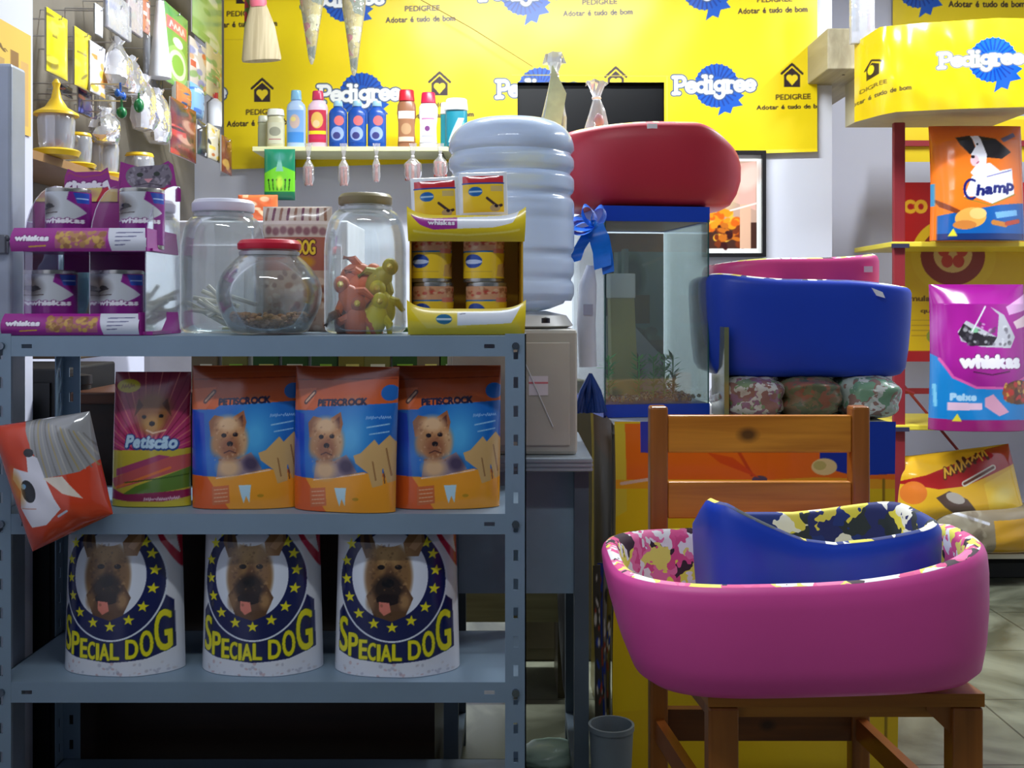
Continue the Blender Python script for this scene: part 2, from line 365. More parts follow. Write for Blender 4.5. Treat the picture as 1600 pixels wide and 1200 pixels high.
# ---------------------------------------------------------------- sheets and bags
def gridfaces(nx, ny, off=0, flip=False):
    i, j = np.meshgrid(np.arange(nx-1), np.arange(ny-1)); b = (j*nx+i).ravel()+off
    f = np.stack([b, b+1, b+nx+1, b+nx], 1)
    return f[:, ::-1] if flip else f
def fastmesh(name, co, faces, cols, mats, parent=None, smooth=True, extra=None, mi=None):
    me = bpy.data.meshes.new(name); co = np.asarray(co, np.float32); faces = np.asarray(faces, np.int32)
    loops = faces.ravel(); ls = np.arange(0, len(loops), 4); lt = np.full(len(faces), 4)
    if extra:
        for e in extra:
            ls = np.append(ls, len(loops)); lt = np.append(lt, len(e)); loops = np.concatenate([loops, np.asarray(e, np.int32)])
    me.vertices.add(len(co)); me.vertices.foreach_set('co', co.ravel()); me.loops.add(len(loops)); me.loops.foreach_set('vertex_index', loops.astype(np.int32))
    me.polygons.add(len(ls)); me.polygons.foreach_set('loop_start', ls.astype(np.int32)); me.polygons.foreach_set('loop_total', lt.astype(np.int32))
    me.polygons.foreach_set('use_smooth', np.full(len(ls), smooth))
    for m in (mats if isinstance(mats, (list, tuple)) else [mats]): me.materials.append(m)
    if mi is not None: me.polygons.foreach_set('material_index', np.asarray(mi, np.int32))
    a = me.color_attributes.new('Col', 'FLOAT_COLOR', 'POINT'); a.data.foreach_set('color', np.asarray(cols, np.float32).ravel())
    me.update(calc_edges=True); me.validate()
    o = link(bpy.data.objects.new(name, me))
    if parent is not None: o.parent = parent
    return o
def sheet(name, art, fn, m, parent=None, hole=None, smooth=True):
    U, V = np.meshgrid(np.linspace(0, 1, art.nx), np.linspace(0, 1, art.ny)); P = np.stack(fn(U, V), -1).reshape(-1, 3)
    f = gridfaces(art.nx, art.ny)
    if hole is not None:
        uc = U.ravel()[f].mean(1); vc = V.ravel()[f].mean(1); f = f[~hole(uc, vc)]
    return fastmesh(name, P, f, art.cols().reshape(-1, 4), m, parent, smooth)
def waves(U, V, seed, n=7, lo=2, hi=9):
    r = np.random.default_rng(seed); o = np.zeros_like(U)
    for _ in range(n):
        a = r.uniform(0, 2*PI); k = r.uniform(lo, hi); o = o+np.sin(k*(U*math.cos(a)+V*math.sin(a))*PI+r.uniform(0, 6))*(lo/k)**.7
    return o/n
def bag(name, art, w, h, t, m, parent=None, back=(200, 200, 200), style='stand', seed=1, wr=.004, wtop=1.0, wbot=1.0, lean=0.0, waist=0.0, quad=None):
    def side(nx, ny, sgn):
        U, V = np.meshgrid(np.linspace(0, 1, nx), np.linspace(0, 1, ny)); q = np.abs(2*U-1)
        prof = np.maximum(1-q**2.6, 0)**.6
        if style == 'stand': th = t*(.9*np.maximum(1-V**2.2, 0)**.8*(.85+.5*V*(1-V)*2)+.012)
        elif style == 'pillow': th = t*(np.maximum(1-np.abs(2*V-1)**4, 0)**.55)
        else: th = t*np.clip(1.15-V*.35, 0, 1)*np.minimum(1, (1-V)*7+.05)**.6
        wf = wbot+(wtop-wbot)*V-waist*np.sin(V*PI)
        x = (U-.5)*w*wf; d = prof*th/2
        y = sgn*d+waves(U, V, seed+(0 if sgn < 0 else 50))*wr*prof+lean*V*V
        z = V*h+waves(U, V*0, seed+9, 4)*.006*V*0
        if quad: TL, TR, BR, BL = quad; x = TL[0]*(1-U)*V+TR[0]*U*V+BR[0]*U*(1-V)+BL[0]*(1-U)*(1-V); z = TL[1]*(1-U)*V+TR[1]*U*V+BR[1]*U*(1-V)+BL[1]*(1-U)*(1-V)
        return U, V, np.stack([x, y, z], -1).reshape(-1, 3)
    nx, ny = art.nx, art.ny; U, V, A = side(nx, ny, -1); bx, by = max(8, nx//5), max(8, ny//5); U2, V2, B = side(bx, by, 1)
    fa = gridfaces(nx, ny); fb = gridfaces(bx, by, nx*ny, True)
    c = np.concatenate([art.cols().reshape(-1, 4), np.tile(np.append(lin(back), 1), (bx*by, 1))])
    ex = [list(range(nx-1, -1, -1))+[nx*ny+i for i in range(bx)]]
    return fastmesh(name, np.concatenate([A, B]), np.concatenate([fa, fb]), c, m, parent, True, ex)
# ================================================================ lamps (fixtures under the ceiling)
for i, (x, y, z, L, rz, wt) in enumerate(LAMPS):
    t = thing('ceiling_light', ['long fluorescent ceiling fixture over the back of the shop', 'fluorescent ceiling fixture over the right hand rack', 'fluorescent ceiling fixture over the front of the shop'][i], 'ceiling light', (x, y, z), rz)
    MB().box(-L/2, L/2, -.07, .07, .02, .18, .01).build('housing', mat((225, 228, 232), .4), t)
    MB().tube([(-L/2+.03, 0, 0), (L/2-.03, 0, 0)], .014, 12).build('tube', mat((240, 240, 240), .3), t)
    ld = bpy.data.lights.new('lamp', 'AREA'); ld.shape = 'RECTANGLE'; ld.size = L; ld.size_y = .1; ld.energy = wt; ld.color = (.90, .96, 1.0)
    lo = link(bpy.data.objects.new('lamp', ld)); lo.parent = t; lo.location = (0, 0, -.02)
# ================================================================ room
YB = 4.4; XR = X(1300, YB); YC = 5.0
WALL = mat((222, 224, 236), .75, var=.02, scale=3)
hx0, hx1, hz1 = X(808, YB), X(1040, YB), Z(128, YB); hz0 = 1.60
b = MB(); b.box(-2.4, hx0, YB, YB+.12, 0, 2.8).box(hx1, XR, YB, YB+.12, 0, 2.8).box(hx0, hx1, YB, YB+.12, hz1, 2.8).box(hx0, hx1, YB, YB+.12, 0, hz0).box(XR-.12, XR, YB+.12, YC, 0, 2.8)
struct(b.build('wall_back', WALL))
b = MB(); b.box(hx0, hx1, YB+.012, YB+.03, hz0, hz1); o = struct(b.build('window_1', mat((6, 6, 9), .25)))
b = MB(); b.box(XR-.12, 3.2, YC, YC+.1, 0, 2.8); struct(b.build('wall_recess', mat((205, 206, 222), .75, var=.02, scale=3)))
b = MB(); b.box(-1.42, -1.3, 2.27, YB, 0, 2.8).box(-1.42, -1.0, 2.15, 2.27, 0, 2.8).box(-1.12, -1.0, -1.5, 2.15, 0, 2.8); struct(b.build('wall_left', mat((218, 220, 238), .7, var=.02, scale=3)))
b = MB(); b.box(3.1, 3.2, -1.5, YC, 0, 2.8); struct(b.build('wall_right', WALL))
b = MB(); b.box(-1.42, 3.2, -1.5, YC+.1, 2.8, 2.9); struct(b.build('ceiling', mat((215, 216, 222), .8, var=.02)))
# marble tile floor
m, t, bs, o_ = nt('marble_tiles'); tc = t.nodes.new('ShaderNodeTexCoord')
n1 = t.nodes.new('ShaderNodeTexNoise'); n1.inputs['Scale'].default_value = 2.2; n1.inputs['Detail'].default_value = 9; n1.inputs['Distortion'].default_value = 2.2
r1 = t.nodes.new('ShaderNodeValToRGB'); e = r1.color_ramp.elements; e[0].position = .36; e[0].color = rgba((72, 74, 60)); e[1].position = .62; e[1].color = rgba((128, 130, 112))
bk = t.nodes.new('ShaderNodeTexBrick'); bk.offset = 0; bk.inputs['Scale'].default_value = 1; bk.inputs['Brick Width'].default_value = .42; bk.inputs['Row Height'].default_value = .42; bk.inputs['Mortar Size'].default_value = .003
bk.inputs['Color2'].default_value = bk.inputs['Color1'].default_value = (1, 1, 1, 1); bk.inputs['Mortar'].default_value = (.35, .35, .33, 1)
mu = t.nodes.new('ShaderNodeMix'); mu.data_type = 'RGBA'; mu.blend_type = 'MULTIPLY'; mu.inputs[0].default_value = 1
for a_, c_ in ((tc.outputs['Object'], n1.inputs['Vector']), (tc.outputs['Object'], bk.inputs['Vector']), (n1.outputs['Fac'], r1.inputs[0]), (r1.outputs[0], mu.inputs[6]), (bk.outputs['Color'], mu.inputs[7]), (mu.outputs[2], bs.inputs['Base Color'])): t.links.new(a_, c_)
bs.inputs['Roughness'].default_value = .28
b = MB(); b.box(-1.42, 3.2, -1.5, YC+.1, -.1, 0); struct(b.build('floor', m))
# ================================================================ banner on the back wall
def banner_art():
    a = Art(350, -70, 1277, 262, 1.0, (250, 222, 18), 2)
    a.vgrad(350, -70, 1277, 262, (252, 222, 14), (247, 218, 22))
    sl = -.03
    for x, y in ((290, 150), (563, 151), (841, 143), (1117, 137)): logo(a, x, y, 126, sl)
    for x, y in ((410, 142), (687, 132), (962, 124), (1237, 119)): house(a, x, y+3, 28); caption(a, x+2, y+36, 1, sl)
    for x, y in ((264, 18), (538, 10), (815, 0), (1098, -8)): logo(a, x, y-8, 126, sl)
    for x, y in ((382, -18), (660, -26), (937, -36), (1210, -40)): house(a, x, y+10, 28); caption(a, x, y+43, 1, sl)
    a.line([(352, 62), (400, 62)], 1, (225, 190, 20)); a.line([(800, 117), (1045, 119)], 1.5, (190, 170, 60))
    a.line([(1042, 119), (1042, 205)], 2, (225, 200, 70))
    return a
ba = banner_art(); D = YB-.025
def banner_fn(U, V):
    px = 350+U*927; py = 262-V*332; bot = 265-(px-350)*.030
    py = np.where(V < .3, py+(bot-262)*(1-V/.3), py)
    y = D+waves(U*3, V, 4, 9)*.006-np.maximum(0, .02-V)*.2
    return (px-800)/F*D, y, CZ-(py-HY)/F*D
bn = sheet('banner', ba, banner_fn, print_mat(.33, .12, 2.5), None, lambda u, v: (350+u*927 > 808) & (350+u*927 < 1038) & (262-v*332 > 129) & (262-v*332 < 250))
tag(bn, 'long yellow vinyl banner with blue rosettes hung across the back wall', 'banner')
# reveal strip of the window cut in the banner: handled by wall; thin wire across the banner
o = MB().tube([(X(640, 4.3), 4.3, Z(-10, 4.3)), (X(735, 4.3), 4.3, Z(43, 4.3)), (X(832, 4.32), 4.32, Z(104, 4.32))], .0016, 5).build('wire', mat((150, 120, 60), .5)); tag(o, 'thin wire slanting down across the yellow banner', 'wire')
# ================================================================ framed picture
a = Art(1115, 237, 1193, 402, 1.3, (250, 250, 245)); a.rect(1100, 248, 1186, 393, (196, 160, 140)); a.poly([(1120, 300), (1150, 255), (1185, 248), (1185, 330)], (225, 175, 160)); a.ell(1176, 275, 14, 24, (235, 205, 190), .5, .9, .3)
a.ell(1130, 300, 26, 34, (225, 200, 150), 0, 1, .3); a.rect(1115, 350, 1186, 393, (70, 40, 30)); a.speck(1115, 330, 1160, 378, [(240, 150, 30), (250, 190, 60), (220, 100, 20)], 50, 6); a.speck(1130, 355, 1170, 390, [(60, 20, 20), (120, 50, 20), (200, 110, 30)], 30, 6)
a.rect(1163, 320, 1178, 393, (225, 180, 150)); a.line([(1150, 330), (1186, 318)], 3, (240, 220, 210))
t = thing('framed_picture', 'black framed flower picture on the white wall below the banner', 'picture', (X(1145, YB), YB, Z(402, YB)))
w_ = (1193-1095)/F*YB; h_ = 165/F*YB
MB().box(-w_/2, w_/2, -.035, -.001, 0, .015).box(-w_/2, w_/2, -.035, -.001, h_-.015, h_).box(-w_/2, -w_/2+.015, -.035, -.001, .015, h_-.015).box(w_/2-.015, w_/2, -.035, -.001, .015, h_-.015).build('frame', mat((22, 20, 22), .35), t)
sheet('picture_print', a, lambda U, V: (-w_/2+.014+U*(w_-.028), U*0-.014, .014+V*(h_-.028)), print_mat(.3), t)
# ================================================================ grey post at left frame edge
t = thing('metal_post', 'pale grey metal upright with a latch at the left edge of the view', 'post', (-.93, 1.99, 0))
MB().box(-.03, .028, -.03, .03, 0, 1.5, .006).build('upright', mat((165, 172, 186), .4, .3), t)
MB().box(.0, .024, -.042, -.028, 1.155, 1.19, .003).tube([(.022, -.036, 1.18), (.034, -.04, 1.185), (.035, -.04, 1.165)], .003).build('latch', mat((110, 112, 118), .35, .8), t)
a = Art(0, 30, 47, 200, 1.5, (244, 200, 96)); a.line([(2, 55), (20, 78)], 3, (120, 90, 50)); a.rect(10, 90, 20, 195, (205, 165, 100)); a.rect(26, 70, 34, 190, (150, 110, 70)); a.rect(36, 80, 44, 185, (225, 180, 110)); a.speck(28, 90, 34, 180, [(70, 50, 30)], 14, 3); a.scribble(12, 74, 24, 7, 1.4, (120, 90, 60), .5)
sh = sheet('wall_poster', a, lambda U, V: (U*0-.997, 2.05+U*.205, 1.06+(.353+V*.209)), print_mat(.4))
tag(sh, 'faded orange poster on the white wall end at far left', 'poster')
# ================================================================ steel shelving unit
STEEL = mat((130, 151, 170), .45, .2, .05, 9); YS = 1.87; x0s, x1s = -.897, X(822, YS); dS = .30
sh_z = [.16, Z(1066, YS), Z(803, YS), Z(525, YS)]
su = thing('steel_shelving', 'blue grey slotted steel shelving unit filling the lower left', 'shelving unit', ((x0s+x1s)/2, YS+dS/2, 0)); cx, cy = (x0s+x1s)/2, YS+dS/2
def post(xa, inner, ya, back):
    b = MB(); wd = .036; th = .0022; H = sh_z[3]+.004
    def flange(u0, u1, P):
        zs = [0]; k = .03
        while k < H-.03: zs += [k, k+.019]; k += .0495
        zs.append(H); a = u0+.4*(u1-u0); c = u0+.62*(u1-u0)
        P(u0, a, 0, H); P(c, u1, 0, H)
        for i in range(0, len(zs), 2): P(a, c, zs[i], zs[i+1])
    flange(xa, xa+wd, lambda u, v, z0, z1: b.box(u-cx, v-cx, (ya if not back else ya-th)-cy, (ya+th if not back else ya)-cy, z0, z1))
    xo = xa+wd-th if inner < 0 else xa
    flange(ya if not back else ya-wd, (ya+wd) if not back else ya, lambda u, v, z0, z1: b.box(xo-cx, xo+th-cx, u-cy, v-cy, z0, z1))
    b.build('post', STEEL, su)
for xa, inn in ((x0s, 1), (x1s-.036, -1)):
    post(xa, inn, YS-.001, False); post(xa, inn, YS+dS+.001, True)
for z in sh_z:
    b = MB(); xa, xb = x0s+.004-cx, x1s-.004-cx; L = .035
    b.box(xa, xb, -dS/2+.002, dS/2-.002, z-.0015, z)
    b.box(xa, xa+.002, -dS/2+.004, dS/2-.004, z-L, z); b.box(xb-.002, xb, -dS/2+.004, dS/2-.004, z-L, z); b.box(xa, xb, dS/2-.004, dS/2-.002, z-L, z)
    xi0, xi1 = x0s+.036-cx, x1s-.036-cx; yf = -dS/2-.0004
    segs = [(xi0, xi0+.018), (xi0+.036, xi1-.036), (xi1-.018, xi1)]
    for p, q in segs: b.box(p, q, yf, yf+.002, z-L, z)
    for p, q in ((xi0+.018, xi0+.036), (xi1-.036, xi1-.018)): b.box(p, q, yf, yf+.002, z-.014, z); b.box(p, q, yf, yf+.002, z-L, z-.021)
    o = b.build('shelf', STEEL, su)
    for bx in (x0s+.02-cx, x1s-.018-cx): MB().tube([(bx, yf-.007, z-.017), (bx, yf, z-.017)], .0065, 10).build('bolt', mat((120, 130, 140), .25, .9), o)
ZT, ZM, ZL = sh_z[3], sh_z[2], sh_z[1]
# ================================================================ furniture behind the shelves
o = thing('counter', 'dark brown wooden counter, coloured dark for the unlit space behind the steel shelving', 'counter', (-.52, 2.45, 0))
MB().box(-.38, .36, -.2, .2, .0, .86).build('cabinet_body', wood((38, 22, 14), (52, 30, 18)), o); MB().box(-.39, .365, -.21, .22, .86, .885, .004).build('worktop', wood((70, 36, 20), (92, 50, 28)), o)  # counter enlarged and coloured dark where the space is unlit
o = thing('shade_block', 'tall black block standing in for the unlit space behind the left shelving end', 'cabinet', (-1.1, 2.45, 0))  # added black block, keeps the space behind the shelves dark
MB().box(-.16, .145, -.15, .17, 0, .93, .005).build('cabinet_body', mat((14, 14, 16), .5), o); MB().box(-.14, .125, -.156, -.149, .05, .9).build('door', mat((18, 18, 20), .5), o)
t = thing('waste_bin', 'black round bin behind the left part of the shelving', 'bin', (X(124, 2.34)+.0, 2.32, .0))
MB().lathe([(.0, .0), (.028, .0), (.03, .84), (.031, .9)]).build('bin_body', mat((13, 14, 18), .4), t, True); MB().lathe([(.0315, .895), (.034, .897), (.033, .915), (.0, .92)]).build('lid', mat((16, 17, 22), .4), t, True)
o = thing('dark_box', 'low dark box added to darken the gap between the black block and counter', 'box', (-.928, 2.55, 0)); MB().box(-.024, .014, -.1, .1, 0, .7, .003).build('box_body', mat((16, 15, 17), .6), o); MB().box(-.025, .015, -.101, .101, .66, .705, .003).build('lid', mat((20, 18, 20), .6), o)  # added to shade the open gap left of the counter
random.seed(3)
cc = [((60, 130, 40), 'green'), ((200, 190, 60), 'yellow'), ((220, 225, 220), 'white'), ((70, 140, 60), 'dark green'), ((190, 190, 90), 'pale yellow'), ((110, 180, 50), 'lime green'), ((196, 176, 130), 'tan')]
PL = ['first from the left', 'second from the left', 'third from the left', 'fourth from the left', 'fifth from the left', 'sixth from the left', 'fourth from the right', 'third from the right', 'second from the right', 'last at the right']
for i, (px, cw) in enumerate([(325, 6), (372, 4), (420, 3), (465, 0), (510, 3), (552, 1), (592, 4), (635, 0), (672, 6), (706, 5)]):
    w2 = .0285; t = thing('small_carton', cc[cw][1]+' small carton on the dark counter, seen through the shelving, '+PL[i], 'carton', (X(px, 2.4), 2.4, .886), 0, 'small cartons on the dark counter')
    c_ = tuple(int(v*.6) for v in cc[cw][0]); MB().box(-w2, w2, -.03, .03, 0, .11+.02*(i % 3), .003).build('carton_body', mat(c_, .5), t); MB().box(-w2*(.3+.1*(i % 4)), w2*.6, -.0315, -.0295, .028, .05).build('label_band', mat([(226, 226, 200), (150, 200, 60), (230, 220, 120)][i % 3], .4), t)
# ================================================================ desk, water cooler, jug
t = thing('desk', 'grey desk with a ribbed metal top edge beside the shelving', 'desk', (0, 2.45, 0))
xr = X(926, 2.22)+.0; zt = .752
b = MB().box(-.145, xr, -.22, .24, zt-.03, zt, .003)
for k in range(3): b.box(-.145, xr+.001, -.2235, -.219, zt-.027+k*.009, zt-.022+k*.009)
b.build('desk_top', mat((168, 178, 186), .35, .4), t)
DK = mat((150, 172, 190), .5, 0)
MB().box(-.14, xr-.03, -.15, -.13, .455, zt-.03).build('front_panel', DK, t)
for lx in (-.142, xr-.035): MB().box(lx, lx+.03, -.19, -.16, 0, zt-.03).box(lx, lx+.03, .18, .21, 0, zt-.03).box(lx, lx+.03, -.16, .18, .05, .08).build('leg', mat((92, 106, 118), .45, .3), t)
t = thing('water_cooler', 'beige water cooler standing on the grey desk', 'water cooler', (0, 2.4, zt))
BG = mat((186, 182, 172), .45, var=.03)
MB().box(-.135, .136, -.135, .13, 0, .262, .008).build('cooler_body', BG, t)
MB().box(-.125, .12, -.139, -.134, .02, .235, .002).build('front_cover', mat((196, 190, 178), .4, var=.03), t)
MB().lathe([(.12, .262), (.135, .268), (.12, .29), (.075, .3), (.055, .3), (.05, .28)], sx=1, sy=.96).build('collar', mat((205, 204, 200), .4), t, True)
MB().lathe([(.0, 0), (.009, 0), (.009, .01), (0, .012)]).build('knob', mat((30, 28, 40), .3), t, True).location = (.07, -.14, .275)
MB().box(.035, .075, -.1405, -.1395, .125, .165).build('sticker', mat((236, 226, 232), .5), t); MB().box(.035, .075, -.1411, -.1404, .149, .153).build('sticker_stripe', mat((225, 130, 140), .5), t)
MB().tube([(.02, -.143, .21), (.05, -.145, .14), (.085, -.143, .06)], .0012, 5).build('cord', mat((220, 220, 220), .5), t)
jz = Z(487, 2.4)
m, tt, bs, oo = nt('blue_jug_plastic'); bs.inputs['Base Color'].default_value = rgba((184, 212, 244)); bs.inputs['Roughness'].default_value = .22; bs.inputs['Transmission Weight'].default_value = .3; bs.inputs['IOR'].default_value = 1.15
bs.inputs['Coat Weight'].default_value = .5
tcj = tt.nodes.new('ShaderNodeTexCoord'); nj = tt.nodes.new('ShaderNodeTexNoise'); nj.inputs['Scale'].default_value = 5; mj = tt.nodes.new('ShaderNodeMix'); mj.data_type = 'RGBA'; mj.inputs[6].default_value = rgba((196, 216, 244)); mj.inputs[7].default_value = rgba((214, 228, 248))
tt.links.new(tcj.outputs['Object'], nj.inputs[0]); tt.links.new(nj.outputs['Fac'], mj.inputs[0]); tt.links.new(mj.outputs[2], bs.inputs['Base Color'])
R = .1385; H = Z(187, 2.4)-jz
prof = [(.05, -.03), (.055, 0), (.085, .006), (.115, .018), (.128, .04)]
def jz_(py): return (487-py)/F*2.4
for y in range(470, 240, -4):
    r = R; 
    for g, dp in ((470, .006), (437, .007), (400, .007), (345, .002), (308, .009), (273, .010), (243, .008)):
        r -= dp*math.exp(-((y-g)/5.5)**2)
    prof.append((r, jz_(y)))
for k in range(9): q = k/8*PI/2; prof.append((R*max(math.cos(q), .0)**.5+.0001, jz_(236)+(H-jz_(236))*math.sin(q)))
t = thing('water_jug', 'big translucent pale blue ribbed water jug upside down on the cooler', 'water jug', (X(799, 2.4), 2.4, jz))
MB().lathe(prof, n=64).build('jug_body', m, t, True, 60)
# things around the desk foot
t = thing('wooden_crate', 'low wooden crate with a pale front board under the desk', 'crate', (X(785, 2.95), 2.95, 0))
MB().box(-.17, .17, -.02, 0, Z(972, 2.93), Z(925, 2.93)).build('front_board', wood((150, 140, 96), (182, 172, 124)), t)
MB().box(-.17, .17, 0, .25, .22, .235).box(-.17, -.15, 0, .25, 0, .3).box(.15, .17, 0, .25, 0, .3).build('crate_frame', wood((88, 78, 52), (104, 92, 60), axis='Z'), t)
def crumple(name, label, cat, loc, r, col, m_, seed, group=None, sq=1):
    rr = np.random.default_rng(seed); b = MB(); b.ell((0, 0, r[2]*.96), r, 36, 24)
    P = np.array(b.v)
    if sq != 1:
        c_ = np.array([0, 0, r[2]*.96]); Q = (P-c_)/np.array(r); P = c_+np.sign(Q)*np.abs(Q)**sq*np.array(r)
    U = P[:, 0]/r[0]; V = P[:, 2]/r[2]+P[:, 1]/r[1]*.5
    k = 1+waves(U, V, seed, 9, 1, 6)*.35; P[:, 0] *= k; P[:, 1] *= k; P[:, 2] = np.maximum(P[:, 2]*(.9+.2*k), 0)
    o = meshobj(name, P, b.f, m_, None, None, True); o.location = loc; return tag(o, label, cat, group)
crumple('plastic_bag', 'crumpled pale green plastic bag on the floor by the desk leg', 'bag', (X(856, 2.55), 2.5, 0), (.075, .06, .03), None, mat((160, 186, 170), .3, bump=.5), 5)
t = thing('grey_bucket', 'pale grey bucket on the floor left of the yellow box stack', 'bucket', (X(972, 2.2)-.02, 2.22, 0)); MB().lathe([(0, 0), (.035, 0), (.045, .2), (.047, .2), (.047, .21), (.042, .21), (.034, .01), (0, .01)]).build('bucket_body', mat((120, 132, 138), .45), t, True)
random.seed(5)
for k in range(4):
    t = thing('hanging_leaflet', ['multicoloured leaflet strip nearest the desk leg', 'blue leaflet strip hanging in the gap beside the desk leg', 'white spotted leaflet strip hanging in the gap beside the desk leg', 'olive leaflet strip nearest the yellow box'][k], 'leaflet', (X(932+k*6, 2.4), 2.36+.02*k, .0), group=None)
    a = Art(0, 0, 10, 100, 1.2, [(60, 58, 50), (20, 50, 130), (120, 120, 110), (110, 100, 30)][k]); a.speck(0, 5, 10, 95, [(30, 60, 160), (200, 200, 190), (150, 60, 40), (40, 40, 30)], 26, 2.2)
    sheet('printed_face', a, lambda U, V: (U*.014-.007+.004*np.sin(V*5+k), U*0, V*.5), print_mat(.4), t)
    MB().box(-.006, .006, .002, .008, 0, .5).build('backing', mat((70, 64, 50), .6), t)
o = thing('dark_backdrop', 'olive brown cupboard added to keep the gap behind crate and table dark', 'backdrop', (.15, 3.42, 0)); WC = mat((92, 84, 60), .6, var=.12)  # added occluder, hides the bright back wall so the gap stays dark
MB().box(-.17, .17, -.16, .16, 0, .84, .004).build('backdrop_body', WC, o); MB().box(-.16, -.005, -.168, -.16, .04, .81).box(.005, .16, -.168, -.16, .04, .81).build('door', mat((84, 76, 54), .6, var=.12), o)
# dark sack between desk and box
crumple('dark_sack', 'dark crumpled sack in the gap under the blue ribbon', 'sack', (X(928, 2.8)-.05, 2.86, 0), (.04, .07, .3), None, mat((44, 44, 46), .5, bump=.4), 9)
# ================================================================ bags on the bottom shelf
def special_art():
    a = Art(372, 92, 930, 802, .36, (226, 228, 236)); nav = (16, 26, 84); yel = (236, 226, 30)
    a.poly([(800, 92), (930, 92), (930, 330), (880, 230)], (190, 30, 60)); a.poly([(850, 92), (905, 92), (925, 260), (880, 180)], (235, 235, 240)); a.line([(380, 130), (460, 96)], 22, (190, 30, 60)); a.line([(828, 100), (900, 210)], 8, (240, 240, 245))
    a.poly([(398, 520), (400, 700), (470, 722), (640, 738), (800, 724), (908, 688), (905, 470), (860, 420), (440, 430)], nav)
    a.ell(640, 365, 246, 276, (225, 232, 242)); a.ell(640, 365, 238, 268, nav); a.ell(629, 338, 172, 196, (226, 232, 244))
    for x, y in ((450, 200), (428, 280), (430, 362), (447, 442), (492, 512), (560, 555), (641, 572), (725, 542), (787, 483), (827, 403), (836, 320), (824, 243), (795, 190), (740, 138), (660, 126), (578, 122), (487, 150)): a.star(x, y, 27, yel, (x-640)*.001)
    br = (150, 112, 66); dk = (44, 30, 22); tan = (188, 150, 96)
    a.poly([(486, 112), (520, 118), (560, 190), (570, 250), (520, 260), (490, 190)], (110, 80, 50)); a.poly([(775, 120), (790, 180), (760, 250), (700, 250), (690, 190), (730, 130)], (150, 108, 66))
    a.poly([(500, 135), (520, 140), (545, 210), (515, 220)], (70, 46, 36)); a.poly([(770, 140), (775, 190), (745, 225), (715, 210)], (185, 140, 96))
    a.ell(624, 345, 106, 160, br, 0, 1, .08); a.ell(624, 250, 80, 50, tan, 0, .8, .5); a.ell(624, 181, 62, 26, (232, 236, 246)); a.ell(555, 330, 34, 80, (118, 84, 50), 0, .8, .5); a.ell(690, 330, 34, 80, (128, 92, 54), 0, .8, .5)
    a.poly([(525, 430), (560, 520), (640, 545), (700, 520), (735, 440), (700, 380), (560, 380)], (96, 66, 42)); a.ell(590, 300, 17, 11, (24, 16, 14)); a.ell(668, 300, 17, 11, (24, 16, 14)); a.ell(628, 340, 24, 60, (90, 60, 38), 0, .8, .4)
    a.ell(624, 395, 66, 62, dk, 0, 1, .2); a.ell(622, 372, 28, 20, (12, 10, 12)); a.ell(624, 445, 55, 26, (30, 16, 14)); a.poly([(582, 455), (628, 460), (636, 500), (605, 518), (584, 495)], (222, 128, 110)); a.ell(696, 455, 24, 34, (170, 130, 84), 0, .8, .4); a.ell(545, 455, 20, 40, (140, 104, 66), 0, .8, .4)
    a.speck(540, 200, 710, 520, [(90, 64, 40), (190, 150, 100), (60, 40, 28)], 90, 6, .35)
    for c, xa, ya, xb, yb in (('S', 402, 540, 440, 698), ('P', 447, 608, 488, 712), ('E', 496, 634, 530, 720), ('C', 536, 646, 570, 724), ('I', 577, 652, 588, 726), ('A', 594, 652, 637, 726), ('L', 644, 650, 682, 722), ('D', 714, 634, 764, 718), ('O', 775, 596, 824, 712), ('G', 834, 508, 893, 696)):
        a.glyph(c, xa, ya, xb, yb, (30, 60, 40), 6); a.glyph(c, xa, ya, xb, yb, yel, 3)
    a.speck(380, 742, 925, 798, [(200, 190, 190), (180, 120, 120), (150, 150, 170)], 40, 7, .4)
    return a
sa = special_art(); zb = ZL+.0005
lab = ['leftmost of three on the bottom shelf', 'middle of three on the bottom shelf', 'nearest the slotted steel post']
for i, (xa, xb, D, ry) in enumerate(((98, 283, 1.94, -.03), (316, 498, 1.94, 0), (522, 716, 1.935, .02))):
    o = bag('dog_food_bag', sa, (xb-xa)/F*1.94, .268, .125, print_mat(.22, .35, 9, .5), None, (215, 216, 224), 'sack', 3+i*7, .005, .965, 1.03) if i == 0 else o0.copy()
    if i == 0: o0 = o
    else: link(o)
    o.location = (X((xa+xb)/2, D), D+.02, zb); o.rotation_euler = (0, 0, ry)
    if i == 2: o.scale = (1.03, 1, 1)
    tag(o, 'white and navy dog food sack, ' + lab[i], 'dog food bag', 'dog food sacks on the bottom shelf')
